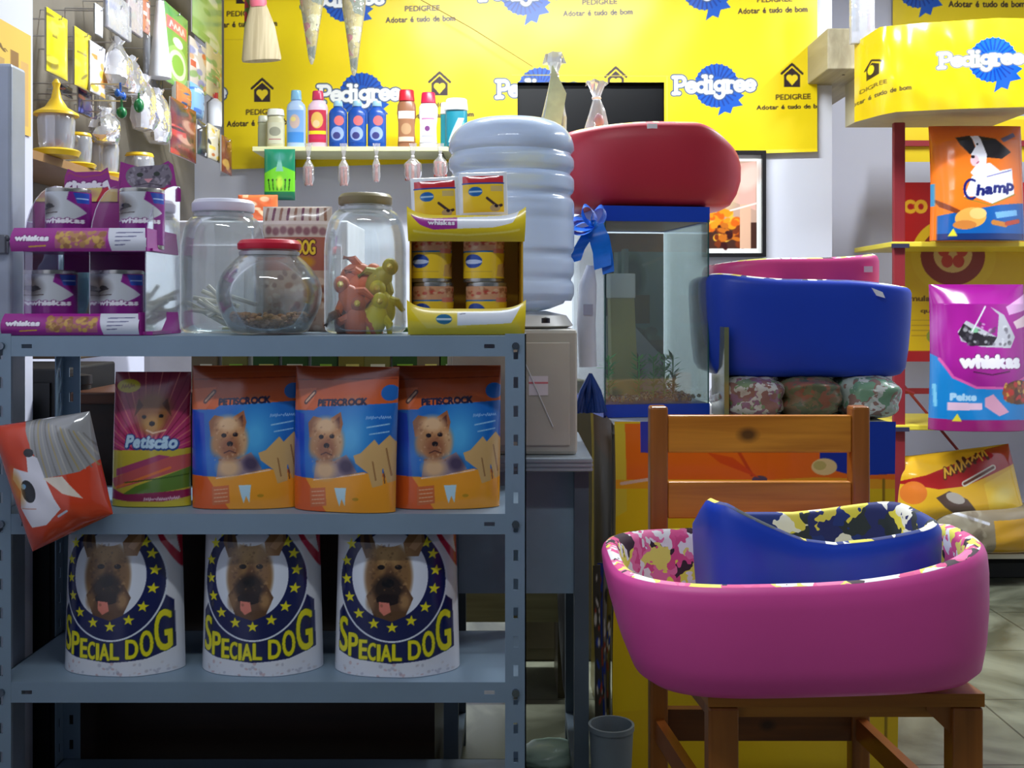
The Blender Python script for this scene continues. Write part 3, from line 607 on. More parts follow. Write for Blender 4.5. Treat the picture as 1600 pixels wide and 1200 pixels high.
# ================================================================ pouches on the middle shelf
def crock_art():
    a = Art(640, 130, 1330, 1000, .26, (205, 92, 30)); a.vgrad(640, 130, 1330, 380, (150, 60, 24), (215, 96, 34))
    a.line([(660, 215), (1320, 200)], 5, (120, 44, 20)); a.line([(660, 178), (1320, 165)], 4, (170, 80, 40))
    a.poly([(640, 400), (800, 395), (830, 372), (1330, 345), (1330, 760), (1120, 762), (860, 800), (640, 800)], (26, 104, 190))
    a.poly([(640, 400), (730, 420), (760, 800), (640, 800)], (24, 70, 190)); a.ell(1060, 560, 110, 160, (90, 185, 235), 0, .8, .7); a.ell(800, 700, 120, 90, (60, 130, 220), 0, .5, .5)
    a.poly([(650, 275), (800, 262), (790, 330), (740, 395), (650, 400)], (220, 110, 60)); a.line([(735, 350), (790, 290)], 26, (90, 60, 60)); a.line([(738, 345), (787, 292)], 12, (220, 180, 150))
    a.text('PETISCROCK', 985, 362, 320, 38, (24, 20, 60), 3.5, -.045)
    a.ell(1285, 285, 56, 48, (24, 96, 176)); a.scribble(1225, 440, 150, 20, 4, (150, 190, 235), -.04) ; a.line([(1160, 490), (1290, 470)], 8, (150, 200, 235)); a.line([(1180, 530), (1290, 515)], 7, (150, 200, 235))
    a.poly([(640, 795), (860, 800), (1150, 752), (1330, 800), (1330, 1000), (640, 1000)], (244, 160, 40)); a.poly([(640, 795), (760, 800), (900, 1000), (640, 1000)], (226, 96, 34)); a.line([(820, 808), (1160, 760)], 7, (250, 215, 190))
    a.poly([(790, 860), (900, 850), (905, 960), (790, 975)], (215, 110, 60)); 
    for k in range(4): a.line([(805, 880+k*24), (890, 872+k*24)], 5, (240, 190, 150))
    # dog
    fur = (196, 140, 92); dk = (110, 68, 50); lt = (226, 184, 140)
    a.poly([(820, 800), (840, 690), (960, 690), (1040, 650), (1110, 755), (960, 790)], (150, 130, 140)); a.ell(1040, 720, 50, 44, (70, 56, 84), .4, .9, .4); a.ell(900, 745, 70, 56, lt, 0, 1, .4)
    a.poly([(765, 470), (800, 430), (860, 440), (850, 540), (780, 560)], (150, 96, 60)); a.poly([(920, 440), (985, 400), (1005, 470), (990, 540), (940, 520)], (160, 96, 58)); a.poly([(945, 455), (980, 425), (985, 500), (955, 500)], (96, 52, 44))
    a.ell(900, 580, 112, 122, fur, 0, 1, .2); a.ell(890, 480, 70, 46, lt, 0, 1, .4); a.ell(820, 590, 34, 70, (180, 130, 84), .2, .9, .4); a.ell(985, 600, 28, 74, (204, 160, 116), 0, .9, .4)
    a.ell(905, 620, 62, 62, (150, 92, 62), 0, .9, .4); a.ell(866, 550, 17, 13, (28, 18, 24)); a.ell(938, 545, 17, 13, (28, 18, 24)); a.ell(906, 600, 20, 15, (26, 16, 20)); a.line([(870, 655), (905, 640), (945, 655)], 6, (70, 36, 36)); a.speck(800, 460, 1000, 700, [(230, 190, 150), (130, 80, 54)], 60, 7, .35)
    # bones
    for dx, dy in ((0, 0), (85, -25)):
        a.poly([(1130+dx, 640+dy), (1180+dx, 590+dy), (1210+dx, 560+dy), (1250+dx, 610+dy), (1262+dx, 760+dy), (1265+dx, 830+dy), (1205+dx, 845+dy), (1180+dx, 760+dy), (1100+dx, 700+dy), (1085+dx, 655+dy)], (212, 170, 108)); a.line([(1195+dx, 640+dy), (1225+dx, 800+dy)], 8, (150, 104, 60)); a.line([(1262+dx, 600+dy), (1275+dx, 820+dy)], 6, (90, 60, 50))
    a.poly([(962, 850), (1042, 848), (1035, 900), (1030, 960), (1010, 915), (992, 962), (975, 905)], (190, 225, 240)); a.ell(1100, 915, 20, 10, (190, 140, 30))
    return a
ca = crock_art(); PM = print_mat(.2, .45, 14, .6)
pp = ['beside the pink treat pack', 'middle of three, corner over the shelf edge', 'beside the slotted steel post']
for i, (xa, xb, yb, D, ry, rl) in enumerate(((297, 466, 803, 1.925, .05, 0), (462, 612, 812, 1.895, -.22, -.03), (608, 788, 803, 1.925, .08, .035))):
    if i == 0: o = bag('treat_pouch', ca, .197, .25, .075, PM, None, (200, 100, 40), 'stand', 21, .005, .98, .95, .012, .0); o1 = o
    else: o = link(o1.copy())
    o.location = (X((xa+xb)/2, D), D+.012, ZM+.001); o.rotation_euler = (0, rl*0, ry)
    tag(o, 'blue and orange terrier treat pouch, ' + pp[i], 'treat pouch', 'blue dog biscuit pouches on the middle shelf')
a = Art(598, 178, 1060, 905, .26, (170, 50, 90))   # crop coordinates of the pink treat pack
a.vgrad(598, 178, 1060, 600, (130, 40, 60), (200, 60, 120))
for k in range(26): q = -2.9+k*.11; a.line([(840, 640), (840+700*math.cos(q), 640+700*math.sin(q))], 6, (222, 130, 120) if k % 2 else (120, 26, 60), .8)
a.ell(690, 255, 72, 36, (196, 180, 40)); a.scribble(690, 266, 84, 24, 6, (150, 110, 40), -.1)
a.ell(850, 390, 110, 110, (140, 90, 50), 0, 1, .3); a.ell(850, 460, 60, 50, (190, 140, 70), 0, .9, .4); a.ell(800, 420, 14, 10, (20, 12, 10)); a.ell(900, 415, 14, 10, (20, 12, 10)); a.ell(850, 455, 18, 13, (20, 12, 10)); a.poly([(760, 320), (740, 420), (790, 360)], (90, 50, 34)); a.poly([(930, 320), (960, 420), (900, 350)], (90, 50, 34)); a.line([(820, 490), (860, 505), (930, 490)], 9, (230, 190, 160))
a.poly([(598, 600), (1060, 590), (1060, 905), (598, 905)], (200, 180, 60)); a.poly([(598, 760), (900, 640), (1060, 620), (1060, 690), (640, 810)], (196, 90, 90)); a.poly([(640, 700), (900, 620), (960, 630), (640, 740)], (170, 70, 110)); a.poly([(760, 790), (1060, 690), (1060, 800), (640, 860)], (96, 130, 50)); a.line([(640, 800), (960, 690)], 14, (226, 120, 60)); a.line([(700, 770), (1050, 730)], 6, (60, 90, 30))
a.poly([(598, 800), (700, 835), (1060, 810), (1060, 850), (840, 885), (598, 860)], (150, 30, 80)); a.rect(598, 872, 1060, 905, (210, 190, 50)); a.scribble(910, 866, 200, 18, 5, (230, 190, 200), -.03)
a.text('Petiscão', 848, 585, 290, 62, (40, 70, 140), 13, .02, .15); a.text('Petiscão', 846, 582, 290, 62, (190, 220, 240), 5, .02, .15)
o = bag('treat_pack', a, .142, .238, .06, PM, None, (160, 60, 90), 'stand', 33, .004, .96, 1.0, .01); o.location = (X(237, 1.95), 1.95, ZM+.001); tag(o, 'pink and green dog stick treat pack beside the orange dog bag', 'treat pack')
# orange dog bag hanging over the shelf edge (crop coordinates 1600x1113 of 460x320)
a = Art(0, 350, 640, 1100, .3, (212, 66, 28)); a.poly([(120, 350), (540, 350), (640, 560), (500, 660), (330, 690), (200, 420)], (150, 150, 150)); a.poly([(0, 480), (30, 560), (170, 980), (130, 1010), (0, 800)], (150, 120, 160))
for k in range(14): x = 220+k*22; a.line([(x, 380+k*6), (x+70+k*4, 700-k*6)], 7, [(180, 176, 168), (120, 116, 112), (170, 150, 90)][k % 3], .8)
a.poly([(230, 560), (290, 585), (330, 690), (380, 800), (410, 850), (330, 935), (250, 950), (190, 850), (200, 760), (150, 700), (160, 640), (240, 660)], (236, 234, 244)); a.ell(240, 760, 36, 60, (22, 26, 32), -.3); a.ell(215, 735, 14, 14, (120, 180, 230)); a.ell(330, 640, 60, 40, (20, 18, 20), .6, 0); a.ell(243, 560, 26, 22, (24, 22, 26)); a.poly([(320, 690), (420, 680), (520, 800), (420, 770)], (236, 222, 205)); a.line([(395, 890), (440, 862)], 12, (200, 210, 225)); a.line([(200, 850), (280, 850)], 5, (190, 100, 60)); a.poly([(90, 900), (150, 880), (210, 1040), (150, 1000)], (200, 196, 206)); a.ell(170, 740, 40, 90, (226, 150, 40), -.3, .7, .4)
a.warp((-5, 440), (520, 345), (640, 905), (215, 1090))
q_ = [((px-90)/F*1.86, (815-py)/F*1.86) for px, py in ((-2, 664), (150, 640), (186, 798), (62, 856))]
o = bag('dog_snack_bag', a, .185, .225, .075, print_mat(.12, .6, 12, .8), None, (150, 140, 140), 'pillow', 44, .008, 1.0, 1.0, quad=q_); o.location = (X(90, 1.86), 1.832, Z(815, 1.86))
tag(o, 'crinkled orange and clear snack bag with a white dog, drooping over the shelf edge', 'snack bag')
# ================================================================ top shelf: cat food display
def whiskas_text(a, cx, cy, w, cap, col=(240, 236, 244), b=.5, sl=0, oc=(110, 20, 100)): a.text('whiskas', cx, cy, w, cap, col, b, sl, 0, b*2.2, oc)
MAG = (172, 34, 150); MAT_MAG = mat((150, 34, 134), .3, var=.05)
def can_art(kind):
    if kind == 'w':
        a = Art(0, 0, 140, 92, 1.0, (132, 30, 130)); a.poly([(30, 0), (72, 0), (70, 14), (92, 36), (74, 50), (30, 52)], (196, 200, 206)); a.ell(42, 26, 16, 18, (92, 84, 78), .3, .9, .4); a.ell(36, 14, 12, 9, (150, 130, 110), 0, .9, .4); a.ell(50, 24, 6, 3.5, (30, 26, 24)); a.line([(38, 32), (56, 26)], 3, (40, 34, 32)); a.line([(40, 38), (60, 36)], 1.6, (70, 60, 56)); a.rect(30, 0, 40, 50, (110, 84, 64), .6)
        a.poly([(76, 2), (96, 2), (96, 20), (80, 20)], (26, 70, 176)); a.line([(80, 12), (94, 12)], 2, (170, 200, 240)); whiskas_text(a, 66, 54, 44, 8, b=.8)
        return a
    a = Art(0, 0, 140, 72, 1.1, (236, 196, 40)); a.rect(0, 0, 140, 24, (206, 150, 110)); a.speck(20, 2, 110, 20, [(150, 90, 60), (220, 190, 150), (180, 60, 50)], 40, 2.6, .7); a.line([(0, 26), (140, 24)], 2.4, (30, 110, 170)); a.rect(74, 20, 92, 28, (210, 120, 100)); a.ell(51, 42, 11, 12, (26, 70, 160)); a.ell(51, 43, 11, 4, (190, 205, 235)); a.poly([(78, 68), (80, 48), (92, 44), (98, 30), (104, 36), (104, 70)], (206, 160, 90)); a.ell(94, 58, 8, 10, (190, 140, 80)); a.line([(96, 34), (92, 50)], 3, (150, 80, 60)); a.line([(40, 60), (72, 60)], 1.5, (200, 160, 60))
    return a
CM = print_mat(.25, .0, 10, .3); CAN = mat((190, 188, 180), .25, .9, .03)
def can(proto, name, label, art, r, h, loc, rz=0, group=None):
    if proto is not None: return dup(proto, loc, rz, label, group)
    t = thing(name, label, 'can', loc, rz, group)
    MB().lathe([(0, .002), (r*.93, .002), (r*.97, 0), (r, .003), (r*.985, .006), (r*.985, h-.006), (r, h-.003), (r*.98, h), (r*.93, h-.001), (r*.92, h-.004), (0, h-.004)], n=36).build('can_body', CAN, t, True)
    sheet('label', art, lambda U, V: (r*1.004*np.cos(-PI/2+(U-.45)*2*PI*.995), r*1.004*np.sin(-PI/2+(U-.45)*2*PI*.995), .007+V*(h-.014)), CM, t)
    return t
WD = 1.9
t = thing('cat_food_display', 'purple two tier acrylic cat food display at the left of the top shelf', 'display stand', (X(135, 1.93), 1.985, ZT+.001), .02)
def lip_art(w, h, first):
    a = Art(0, 0, w, h, 1.1, (158, 40, 140)); whiskas_text(a, w*.16, h*.55, w*.24, h*.2, b=1.2); a.line([(w*.14, h*.8), (w*.26, h*.76)], 2.4, (220, 170, 60))
    a.rect(w*.33, h*.14, w*.70, h*.86, (172, 92, 120)); a.speck(w*.34, h*.2, w*.68, h*.8, [(178, 130, 80), (150, 100, 60), (200, 160, 80)], 60, 4)
    a.poly([(w*.70, 0), (w, 0), (w, h*.97), (w*.74, h*.97)], (214, 216, 226)); 
    for k in range(4): a.line([(w*.77, h*(.22+k*.17)), (w*(.96-.04*k), h*(.2+k*.17))], 1.6, (90, 90, 130))
    return a
s1 = 1/F*1.87
def lipsheet(x0, x1, z0, z1, y, sk, first):
    la = lip_art(x1-x0, 40, first)
    return sheet('price_lip', la, lambda U, V: ((x0+(x1-x0)*U-135)*s1+(V-.5)*sk*s1*(1-2*U)*.0, y-np.sin(V*PI)*.008+.012*V*V, z0+(z1-z0)*V), print_mat(.25), t)
zl = lambda py: (524-py)*s1
lw = lipsheet(17, 232, zl(524), zl(490), -.1, 0, 1); lu = lipsheet(30, 243, zl(392), zl(354), -.096, 0, 0)
ACR = film((240, 238, 248), .82, .1, .15, 8, .3)
MB().box((20-135)*s1, (250-135)*s1, -.09, .085, 0, .006).build('lower_tray', MAT_MAG, t)
MB().box((32-135)*s1, (248-135)*s1, -.082, .07, zl(390), zl(386)).build('upper_tray', MAT_MAG, t)
for z0, z1, xo, xk in ((zl(524), zl(488), 233, 22), (zl(391), zl(355), 244, 8)):
    MB().add([((xo-135)*s1, -.1, z0), ((xo+xk-135)*s1, .06, z0), ((xo+xk-4-135)*s1, .06, z1), ((xo-135)*s1, -.1, z1), ((xo-2-135)*s1, -.1, z0), ((xo+xk-4-135)*s1, .064, z0), ((xo+xk-8-135)*s1, .064, z1), ((xo-3-135)*s1, -.1, z1)], [(0, 1, 2, 3), (7, 6, 5, 4), (0, 3, 7, 4), (1, 5, 6, 2), (3, 2, 6, 7), (0, 4, 5, 1)]).build('side_lip', MAT_MAG, t)
def acr_side(xb, xt, kx):
    b = MB(); z0, z1, z2 = .0, zl(388), zl(272)
    pts = [(-.09, z0), (.08, z0), (.08, z2)]+[(.08-.17*math.sin(q*PI/2/8)**1, z1+(z2-z1)*math.cos(q*PI/2/8)) for q in range(1, 9)]
    A = [(xb*s1+(kx*(p[0]+.09)), p[0], p[1]) for p in pts]; B = [(x+.002, y, z) for x, y, z in A]; n = len(A)
    return b.add(A+B, [tuple(range(n)), tuple(range(n, 2*n))[::-1]]+[(i, (i+1) % n, (i+1) % n+n, i+n) for i in range(n)])
for xb, kx in ((46-135, 0), (238-135, .06)): acr_side(xb, 0, kx).build('acrylic_side', ACR, t)
acr_side(150-135, 0, 0).build('acrylic_divider', ACR, t)
MB().box(-.095, .115, .078, .08, .006, zl(300)).build('back_panel', film((200, 214, 220), .8, .1, .1), t)
a = Art(85, 246, 282, 312, 1.2, (150, 34, 130)); a.ell(232, 268, 36, 26, (120, 112, 124)); a.speck(200, 250, 265, 290, [(90, 84, 96), (160, 154, 166), (70, 60, 76)], 60, 3, .7); a.ell(218, 262, 5, 4, (40, 50, 40)); a.ell(244, 262, 5, 4, (40, 50, 40)); a.poly([(224, 270), (238, 270), (231, 278)], (220, 150, 160)); a.line([(210, 282), (230, 278), (252, 283)], 1.5, (60, 50, 60))
whiskas_text(a, 138, 281, 92, 13, b=2.2); a.poly([(105, 285), (160, 281), (156, 312), (95, 312)], (222, 200, 110)); a.ell(130, 295, 22, 10, (200, 150, 120), 0, 1, .3); a.poly([(160, 285), (180, 282), (160, 312), (150, 312)], (200, 40, 60)); a.poly([(195, 290), (236, 288), (238, 312), (195, 312)], (220, 200, 110)); a.poly([(238, 288), (262, 288), (250, 312), (240, 312)], (200, 40, 60)); a.line([(100, 262), (110, 252), (132, 258), (168, 252)], 3, (160, 60, 100))
def head_top(U): 
    px = 85+U*197
    return np.interp(px, [85, 100, 101, 106, 118, 158, 168, 172, 185, 188, 200, 215, 250, 262, 270, 275, 282], [.22, .16, .60, .80, .72, .74, .84, .55, .5, .98, .92, .86, .9, 1, .9, .4, .3])
hs = 1/F*2.05
sheet('header_card', a, lambda U, V: ((85+U*197-135)*hs-.047, .07+U*0, zl(524)+.0+((524-312)+66*V*head_top(U))*hs*.97), print_mat(.3), t)
MB().box(-.09, .10, .0725, .076, zl(420), zl(275)).build('header_backing', mat((150, 40, 130), .4), t)
wa = can_art('w'); c0 = None
for i, (px, py, lb) in enumerate(((86, 490, 'lower tier of the purple display, left can'), (190, 490, 'lower tier of the purple display, right can'), (107, 354, 'upper tier of the purple display, left can'), (222, 354, 'upper tier of the purple display, right can'))):
    D = 1.96; loc = (X(px, D), D, ZT+.0075 if py > 400 else ZT+.001+zl(386)+.0005)
    c = can(c0, 'cat_food_can', 'purple cat food can on the ' + lb, wa, .039, .108, loc, .0 if i != 3 else .1, 'purple cat food cans in the display')
    c0 = c0 or c
crumple('teal_bag', 'crumpled teal plastic bag behind the lower tier of the purple display', 'bag', (X(100, 2.12), 2.12, ZT+.001), (.05, .03, .085), None, film((110, 160, 175), .35, .15, .5, 20, .4), 15)
crumple('teal_bag', 'crumpled pale blue plastic bag behind the right side of the purple display', 'bag', (X(225, 2.12), 2.12, ZT+.001), (.045, .03, .08), None, film((150, 180, 205), .35, .15, .5, 20, .4), 16)
# ================================================================ glass jars
GLS = glass()
def jar(name, label, px, D, rb, H, rl, hl, lidcol, bulge, neck):
    t = thing(name, label, 'jar', (X(px, D), D, ZT+.001)); r = rb; hn = H-hl
    if bulge: out = [(0, .0), (r*.6, 0), (r*.72, .004)]+[(r*(.72+.28*math.sin(q*PI/10)) if q < 6 else r*(1-(1-neck/r)*((q-5)/5)**2), .004+(hn*.92)*(q/10)) for q in range(1, 11)]+[(neck, hn), (neck, H-.004)]
    else: out = [(0, 0), (r*.88, 0), (r*.97, .006), (r, .02), (r, hn*.62)]+[(neck+(r-neck)*math.cos(q*PI/12)**.8, hn*.62+hn*.34*math.sin(q*PI/12)) for q in range(1, 6)]+[(neck, hn*.97), (neck, H-.004)]
    inn = [(max(x-.0025, .0), z+(.003 if i < 3 else 0)) for i, (x, z) in enumerate(out)][::-1]
    MB().lathe(out+inn, n=48, close=False).build('glass_body', GLS, t, True, 50)
    lm = mat(lidcol, .35, var=.03); MB().lathe([(neck+.002, hn), (rl, hn), (rl+.0015, hn+.003), (rl+.0015, H-.006), (rl-.003, H), (rl*.9, H+.001), (rl*.85, H-.001), (0, H-.001)], n=48).build('lid', lm, t, True, 30)
    MB().lathe([(neck+.001, hn-.011), (neck+.004, hn-.010), (neck+.004, hn-.004), (neck+.001, hn-.003)], n=48, close=False).build('neck_ring', film((220, 226, 230), .6, .1, 0, 20, .4), t, True)
    return t
jar('glass_jar', 'tall glass jar with a white lid holding white chews', 349, 2.085, .080, .252, .057, .022, (214, 216, 230), False, .052)
jar('glass_jar', 'round glass jar with a red lid in the middle front', 421, 1.965, .094, .168, .055, .016, (196, 26, 54), True, .050)
jar('glass_jar', 'tall glass jar with a khaki lid full of rubber toys', 571, 2.05, .077, .26, .049, .02, (128, 118, 84), False, .046)
random.seed(11)
st = MB(); 
for k in range(12):
    a0 = random.uniform(0, 6.28); r0 = random.uniform(0, .04); zz = random.uniform(.012, .06); dx, dz = random.uniform(.02, .038), random.uniform(-.02, .03)
    c = Vector((X(349, 2.085)+r0*math.cos(a0)-.01, 2.085+r0*math.sin(a0), ZT+.006+zz))
    o = MB().tube([c-Vector((dx, 0, -dz)), c+Vector((dx, .01, -dz))], .0045, 7).build('chew_stick', mat((214, 208, 196), .6)); tag(o, 'white rawhide chew stick inside the white lidded jar', 'chew stick', 'chew sticks in the white lidded jar')
b = MB()
for k in range(520):
    r0 = .068*math.sqrt(random.random()); a0 = random.uniform(0, 6.28); q = (r0/.064)**2; b.ell((X(421, 1.965)+r0*math.cos(a0), 1.965+r0*math.sin(a0), ZT+.009+.014*q+random.uniform(0, .016)), (random.uniform(.004, .007), .005, .0035), 6, 4)
o = b.build('kibble', mat((150, 108, 62), .7, var=.4, scale=60), None, True); tag(o, 'layer of brown kibble at the bottom of the red lidded jar', 'kibble', None, 'stuff')
jc = (X(571, 2.05), 2.05)
def toy(label, col, c, rot, kind, grp):
    t = thing('rubber_toy', label, 'toy', c, group=grp); t.scale = (1.3, 1.15, 1.4); m_ = mat(col, .45, var=.12, scale=30, bump=.15)
    E = Matrix.Rotation(rot, 4, 'Y'); b = MB().at(E)
    b.ell((0, 0, .0), (.017, .014, .024), 16, 10); b.ell((0, -.002, .026), (.012, .012, .012), 12, 8); b.build('toy_body', m_, t, True)
    for sx in (-1, 1): MB().at(E).tube([(sx*.008, 0, .008), (sx*.022, -.004, 0), (sx*.027, -.004, -.014)], [.007, .006, .003], 8).build('wing', m_, t, True)
    MB().at(E).tube([(0, -.012, .026), (0, -.022, .024)], [.005, .001], 7).build('beak', mat((226, 196, 60), .45), t, True)
for i, (px, py, dy, col, rot) in enumerate(((528, 500, -.01, (150, 80, 40), .2), (545, 470, -.03, (216, 96, 36), -.6), (560, 445, .02, (224, 110, 50), 1.1), (556, 505, -.035, (196, 88, 36), .1), (598, 500, -.03, (226, 208, 30), .3), (612, 480, .0, (214, 198, 36), -.3), (600, 440, .01, (176, 160, 40), .7), (583, 470, .03, (188, 172, 50), 2.2), (570, 500, .03, (206, 120, 40), 2.6), (545, 430, .03, (206, 100, 50), 1.4))):
    D = 2.05+dy; cl = 'yellow' if col[1] > 150 else ('brown' if col[0] < 160 else 'orange')
    toy(cl+' rubber toy in the khaki lidded jar', col, (jc[0]+(px-571)/F*D*.68, D, Z(py, D)), rot, 0, 'rubber toys in the khaki lidded jar' if cl != 'brown' else None) if cl != 'brown' else toy('dark brown rubber toy at the left bottom of the khaki lidded jar', col, (jc[0]+(px-571)/F*D*.68, D, Z(py, D)), rot, 0, None)
# bone print bag behind the jars (crop coordinates of 400x250, 4x)
a = Art(600, 140, 1070, 960, .26, (206, 190, 176)); 
for k in range(9): a.line([(640+k*48, 160), (630+k*50, 230)], 18, (120, 70, 90) if k % 2 else (150, 110, 90)); 
a.rect(600, 240, 1070, 262, (226, 214, 206))
for k in range(8): a.ell(650+k*52, 300+8*(k % 2), 24, 26, (130, 80, 90), 0, .8, .3)
a.rect(600, 345, 1070, 560, (170, 100, 84)); a.text('DOG', 905, 455, 120, 90, (90, 40, 50), 12); a.text('DOG', 905, 455, 120, 90, (240, 206, 60), 4); a.ell(900, 505, 60, 36, (200, 140, 40), 0, 1, .3)
a.rect(600, 560, 1070, 960, (190, 160, 140)); a.speck(610, 570, 1060, 940, [(150, 90, 60), (220, 200, 180), (120, 80, 70)], 60, 22, .7)
o = bag('biscuit_bag', a, .135, .245, .05, print_mat(.22, .4, 14, .4), None, (190, 170, 150), 'pillow', 61, .004); o.location = (X(465, 2.125), 2.125, ZT+.001); tag(o, 'brown bone patterned dog biscuit bag behind the round jar', 'biscuit bag')
t = thing('small_bottle', 'small bottle with a green cap between the biscuit bag and khaki lidded jar', 'bottle', (X(511, 2.14), 2.148, ZT+.001)); MB().lathe([(0, 0), (.012, 0), (.012, .19), (.006, .205), (0, .205)]).build('bottle_body', mat((200, 210, 200), .3), t, True); MB().lathe([(.0, .205), (.0105, .205), (.0105, .232), (0, .232)]).build('cap', mat((10, 110, 60), .35), t, True)
# ================================================================ dog food display
PD = 1.95; s2 = PD/F; t = thing('dog_food_display', 'yellow plastic dog food display tray at the right of the top shelf', 'display stand', (X(727, PD), 1.99, ZT+.001), 0.05)
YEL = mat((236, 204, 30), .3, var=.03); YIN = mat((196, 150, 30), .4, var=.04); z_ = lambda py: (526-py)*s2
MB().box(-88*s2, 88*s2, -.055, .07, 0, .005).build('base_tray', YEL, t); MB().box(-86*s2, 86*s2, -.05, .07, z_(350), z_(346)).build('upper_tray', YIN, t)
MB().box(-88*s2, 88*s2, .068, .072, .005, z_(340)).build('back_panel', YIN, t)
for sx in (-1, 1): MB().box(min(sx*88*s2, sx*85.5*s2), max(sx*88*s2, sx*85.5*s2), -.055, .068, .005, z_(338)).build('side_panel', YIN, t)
def tray_front(y0, y1, art):
    def fn(U, V):
        x = (U-.5)*180; edge = np.abs(2*U-1)**6*14
        z = z_(y0)+(z_(y1)-z_(y0)+edge*s2)*V
        return x*s2*(1+.02*V), -.058-np.sin(V*PI*.9)*.012-.004*V, z
    return sheet('front_lip', art, fn, print_mat(.25, 0, 10, .4), t)
a = Art(0, 0, 180, 42, 1.1, (240, 212, 40)); a.poly([(6, 8), (76, 4), (76, 22), (40, 24), (20, 18)], (166, 50, 150)); whiskas_text(a, 52, 16, 40, 6.5, b=.6); a.poly([(76, 4), (170, 0), (160, 14), (130, 20), (76, 22)], (236, 240, 248)); a.line([(10, 28), (90, 32), (170, 26)], 3, (252, 232, 110))
tray_front(382, 342, a)
a = Art(0, 0, 180, 42, 1.1, (240, 212, 40)); a.poly([(6, 8), (90, 4), (90, 30), (30, 32)], (244, 220, 90)); a.ell(56, 17, 12, 8, (40, 110, 150)); a.line([(46, 17), (66, 17)], 3, (200, 220, 230)); a.poly([(76, 6), (172, 3), (158, 24), (76, 27)], (236, 240, 248)); a.line([(80, 9), (88, 8)], 1.5, (120, 120, 140))
tray_front(526, 486, a)
pa = can_art('p'); c1 = None
for i, (px, lvl, lb) in enumerate(((677, 0, 'lower left'), (760, 0, 'lower right'), (674, 1, 'upper left'), (756, 1, 'upper right'))):
    D = 1.985; hc = .0875; c = can(c1, 'dog_food_can', lb+' yellow dog food can in the yellow display tray', pa, .0375, hc, (X(px, D), D, ZT+.0065+lvl*(hc+.0005)), 0, 'yellow dog food cans in the display'); c1 = c1 or c
a = Art(0, 0, 76, 66, 1.3, (226, 230, 236)); a.rect(6, 7, 70, 60, (242, 200, 40)); a.rect(6, 7, 70, 17, (200, 40, 50)); a.line([(6, 18), (70, 18)], 2, (40, 70, 150)); a.ell(26, 30, 11, 7, (36, 100, 170)); a.line([(17, 30), (35, 30)], 2.5, (180, 210, 230)); a.rect(50, 22, 68, 30, (206, 180, 110)); a.line([(44, 40), (60, 52), (66, 50)], 4, (70, 50, 50)); a.ell(56, 54, 8, 5, (190, 160, 110)); a.ell(58, 51, 3, 2.4, (40, 30, 50))
for i, (px, py, rl) in enumerate(((681, 352, -.05), (756, 344, -.03))):
    if i == 0: p0 = o = bag('food_pouch', a, 76*s2, 72*s2, .02, print_mat(.1, .3, 20, .8), None, (220, 224, 230), 'pillow', 71, .002)
    else: o = link(p0.copy())
    o.location = (X(px, 1.96), 1.965, Z(py, 1.96)+.006); o.rotation_euler = (-.12, rl, 0); tag(o, ['left', 'right'][i]+' silver edged dog food pouch on top of the yellow display', 'food pouch', 'pouches on the yellow display')
